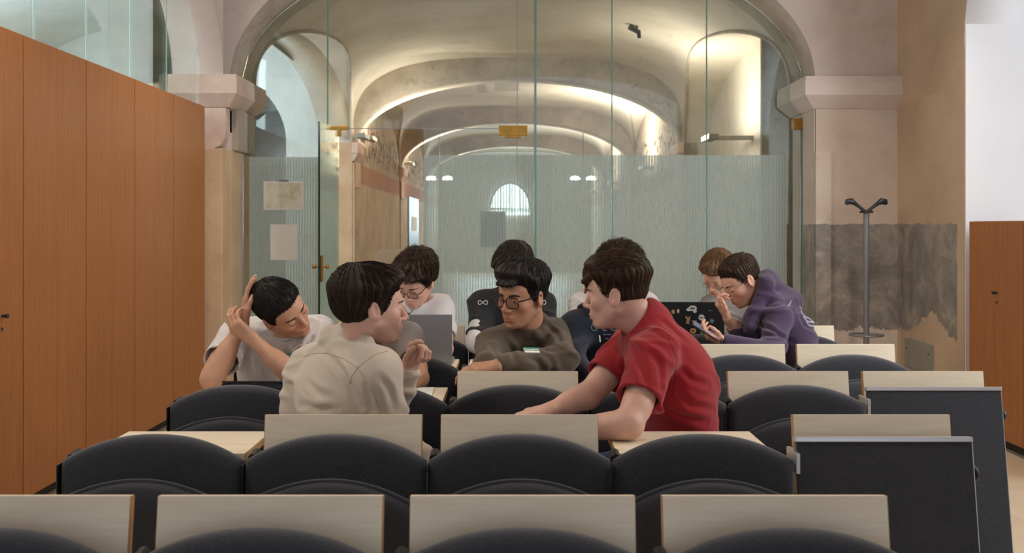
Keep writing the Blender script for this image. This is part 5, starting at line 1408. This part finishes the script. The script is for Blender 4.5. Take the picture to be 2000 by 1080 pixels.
# necklace of the man with glasses
l = surf(D[2], 799, 612)[0]
surf_line(D[2], [(788, 598), (791, 604), (795, 610), (798, 614)], 0.0014, M['dark_metal'], 'necklace', D[0], 0.002)
surf_line(D[2], [(812, 597), (808, 604), (803, 610), (798, 614)], 0.0014, M['dark_metal'], 'necklace', D[0], 0.002)
l = surf(D[2], 798, 614)[0]
if l is not None: MB().box((-0.008, -0.008, -0.014), (0.008, 0.002, 0.008), Matrix.Translation(l)).build('pendant', M['dark_metal'], D[0], 0.002)
for r_ in (A, B, C, D, E, Fp, G, H, I_, J, K): settle(r_[0])

# ------------------------------------------------------------------ things on the desks
# black tablet computer in its case, lying flat on the lowered tablet at the left
b = V3(-0.94, 3.735, 0.782)
t = thing('tablet_computer', 'black tablet computer in its case resting on a chair back before the man in white', 'tablet computer', tuple(b))
t.rotation_euler = (math.radians(-11), 0, 0)
MB().prism([(-0.02, 0.006), (0.20, 0.006), (0.20, 0.016), (-0.02, 0.028)], 0, -0.115, 0.115).build('case', M['black_plastic'], t, 0.003)
MB().box((-0.112, -0.03, 0.028), (0.108, 0.19, 0.036)).build('screen', m_plain('dark_screen_glass', srgb(18, 18, 22), 0.08), t, 0.003)
# papers
t = thing('paper_stack', 'loose printed sheets lying on the lowered tablet beside the pointing man', 'papers', (-0.47, 3.93, 0.7405))
for i, (dx, dy, rz, m_) in enumerate(((0.03, 0.0, 0.10, M['paper']), (0.05, 0.015, -0.05, m_plain('green_edged_sheet', srgb(170, 184, 172), 0.8)), (0.06, -0.01, 0.02, M['paper']))):
    MB().box((-0.105, -0.145, 0.0012*i), (0.105, 0.145, 0.0012*i+0.001), Matrix.Translation((dx, dy, 0)) @ Matrix.Rotation(rz, 4, 'Z')).build('sheet', m_, t)
MBl = MB()
for k_ in range(12): MBl.box((-0.03, -0.12+k_*0.018, 0.0036), (0.03+0.05*((k_*37) % 5)/5, -0.117+k_*0.018, 0.0039))
MBl.build('printed_lines', m_plain('grey_ink', srgb(150, 140, 136), 0.8), t)
def laptop(name, label, x, Y, z, w_, hgt, rz, tilt, lidmat, depth=0.22):
    t = thing(name, label, 'laptop', (x, Y, z), rz)
    MB().box((-w_/2, 0, 0), (w_/2, depth, 0.014)).build('base', lidmat, t, 0.004)
    MB().box((-w_/2+0.02, 0.03, 0.0142), (w_/2-0.02, 0.13, 0.0150)).build('keyboard', M['black_plastic'], t)
    R = Matrix.Translation((0, 0.0, 0.014)) @ Matrix.Rotation(tilt, 4, 'X')
    lid = MB().box((-w_/2, -0.003, 0), (w_/2, 0.003, hgt), R).build('lid', lidmat, t, 0.0025)
    MB().box((-w_/2+0.008, 0.0031, 0.012), (w_/2-0.008, 0.0036, hgt-0.008), R).build('screen', m_plain('lit_screen', srgb(120, 130, 150), 0.3, emit=(0.6, 0.75, 1, 1), estr=0.8), lid)
    return t, R, lid
silverm = m_plain('silver_lid', srgb(150, 148, 150), 0.42, 0.45)
laptop('laptop', 'silver laptop with its plain lid towards us, in front of the bespectacled man', -0.435, 4.76, 0.7405, 0.315, 0.222, 0.0, math.radians(3), silverm, 0.20)
t, R, lid = laptop('laptop', 'black laptop whose lid is covered in stickers, beside the purple hoodie', 0.985, 5.60, 0.7405, 0.345, 0.222, math.radians(-4), math.radians(8), m_plain('black_lid', srgb(30, 30, 30), 0.45), 0.22)
def disc(x, z, rx, rz_, mat, k):
    MB().prism([(x+rx*math.cos(2*PI*i/20), z+rz_*math.sin(2*PI*i/20)) for i in range(20)], 1, -0.0042-k*0.0004, -0.0031).build('sticker', mat, lid).data.transform(R)
    return [o for o in bpy.data.objects if o.parent == lid][-1]
offw = m_plain('off_white_sticker', srgb(206, 204, 196), 0.6); tanst = m_plain('tan_sticker', srgb(176, 146, 112), 0.6); bluest = m_plain('slate_sticker', srgb(70, 92, 104), 0.6)
TM = lambda x, z: R @ Matrix.Translation((x, -0.0048, z))
TT = lambda x, z: R @ Matrix.Translation((x, -0.0048, z)) @ RX
o1 = disc(0.0, 0.188, 0.022, 0.015, offw, 0); marks(0.026, 0.011, 5, ink, o1, TM(0.0, 0.188))
disc(-0.022, 0.180, 0.012, 0.009, offw, 1); disc(0.012, 0.172, 0.010, 0.010, offw, 2)
o1 = disc(0.048, 0.137, 0.0165, 0.0165, offw, 0); text('wu', 0.016, ink, o1, TT(0.048, 0.138))
o1 = disc(0.104, 0.118, 0.0135, 0.015, bluest, 0); marks(0.012, 0.007, 3, offw, o1, TM(0.104, 0.118))
marks(0.026, 0.005, 5, palegrey, lid, TM(0.096, 0.176)); text('noc', 0.022, tanst, lid, TT(0.010, 0.118))
disc(-0.105, 0.168, 0.010, 0.012, tanst, 0); disc(-0.078, 0.172, 0.006, 0.012, offw, 1)
o1 = disc(0.004, 0.062, 0.017, 0.015, m_plain('doughnut_sticker', srgb(206, 150, 104), 0.6), 0); disc(0.004, 0.062, 0.006, 0.005, m_plain('black_lid_b', srgb(30, 30, 30), 0.45), 2)
MB().prism([(-0.036, 0.10), (-0.030, 0.125), (-0.040, 0.140), (-0.034, 0.146), (-0.024, 0.132), (-0.012, 0.146), (-0.014, 0.124), (-0.020, 0.110), (-0.012, 0.096), (-0.024, 0.104)], 1, -0.0042, -0.0031).build('sticker', tanst, lid).data.transform(R)
MB().prism([(0.046, 0.040), (0.058, 0.040), (0.056, 0.100), (0.042, 0.098)], 1, -0.0042, -0.0031).build('sticker', m_plain('khaki_sticker', srgb(128, 120, 96), 0.6), lid).data.transform(R)
# phone in the hand of the purple hoodie
pc = P(1376, 645, 4.83)
t = thing('smartphone', 'dark smartphone held in the left hand of the man in the purple hoodie', 'phone', tuple(float(q) for q in pc))
RR = Matrix.Rotation(math.radians(32), 4, 'Y') @ Matrix.Rotation(math.radians(16), 4, 'X')
MB().box((-0.065, -0.036, -0.004), (0.070, 0.036, 0.004), RR).build('body', M['dark_metal'], t, 0.003)
MB().box((-0.062, -0.033, 0.0041), (0.067, 0.033, 0.0046), RR).build('screen', m_plain('phone_screen', srgb(60, 70, 90), 0.2, emit=(0.5, 0.65, 1, 1), estr=0.15), t)
# dark coat thrown over the chair next to the man in red
s = Shape(0.006); cxy = (COL_X(2), ROW_Y(3))
for a_, b_, r_ in (((0.02, -0.17, 0.62), (0.16, -0.19, 0.70), 0.07), ((0.16, -0.19, 0.70), (0.21, -0.18, 0.58), 0.065), ((-0.12, -0.22, 0.60), (0.05, -0.22, 0.68), 0.06), ((-0.15, -0.28, 0.50), (0.18, -0.28, 0.50), 0.10), ((0.05, -0.18, 0.735), (0.19, -0.17, 0.70), 0.045)):
    s.cap(V3(cxy[0]+a_[0]-0.03, cxy[1]+a_[1], a_[2]-0.07), V3(cxy[0]+b_[0]-0.03, cxy[1]+b_[1], b_[2]-0.07), r_, None, 0.04)
o = s.build('coat', m_cloth('dark_brown_coat_cloth', srgb(34, 28, 26), 0.12, 0.2), None, noise=folds(31, 0.008, 14)); tag(o, 'dark brown coat bundled on the chair right of the man in crimson', 'coat')
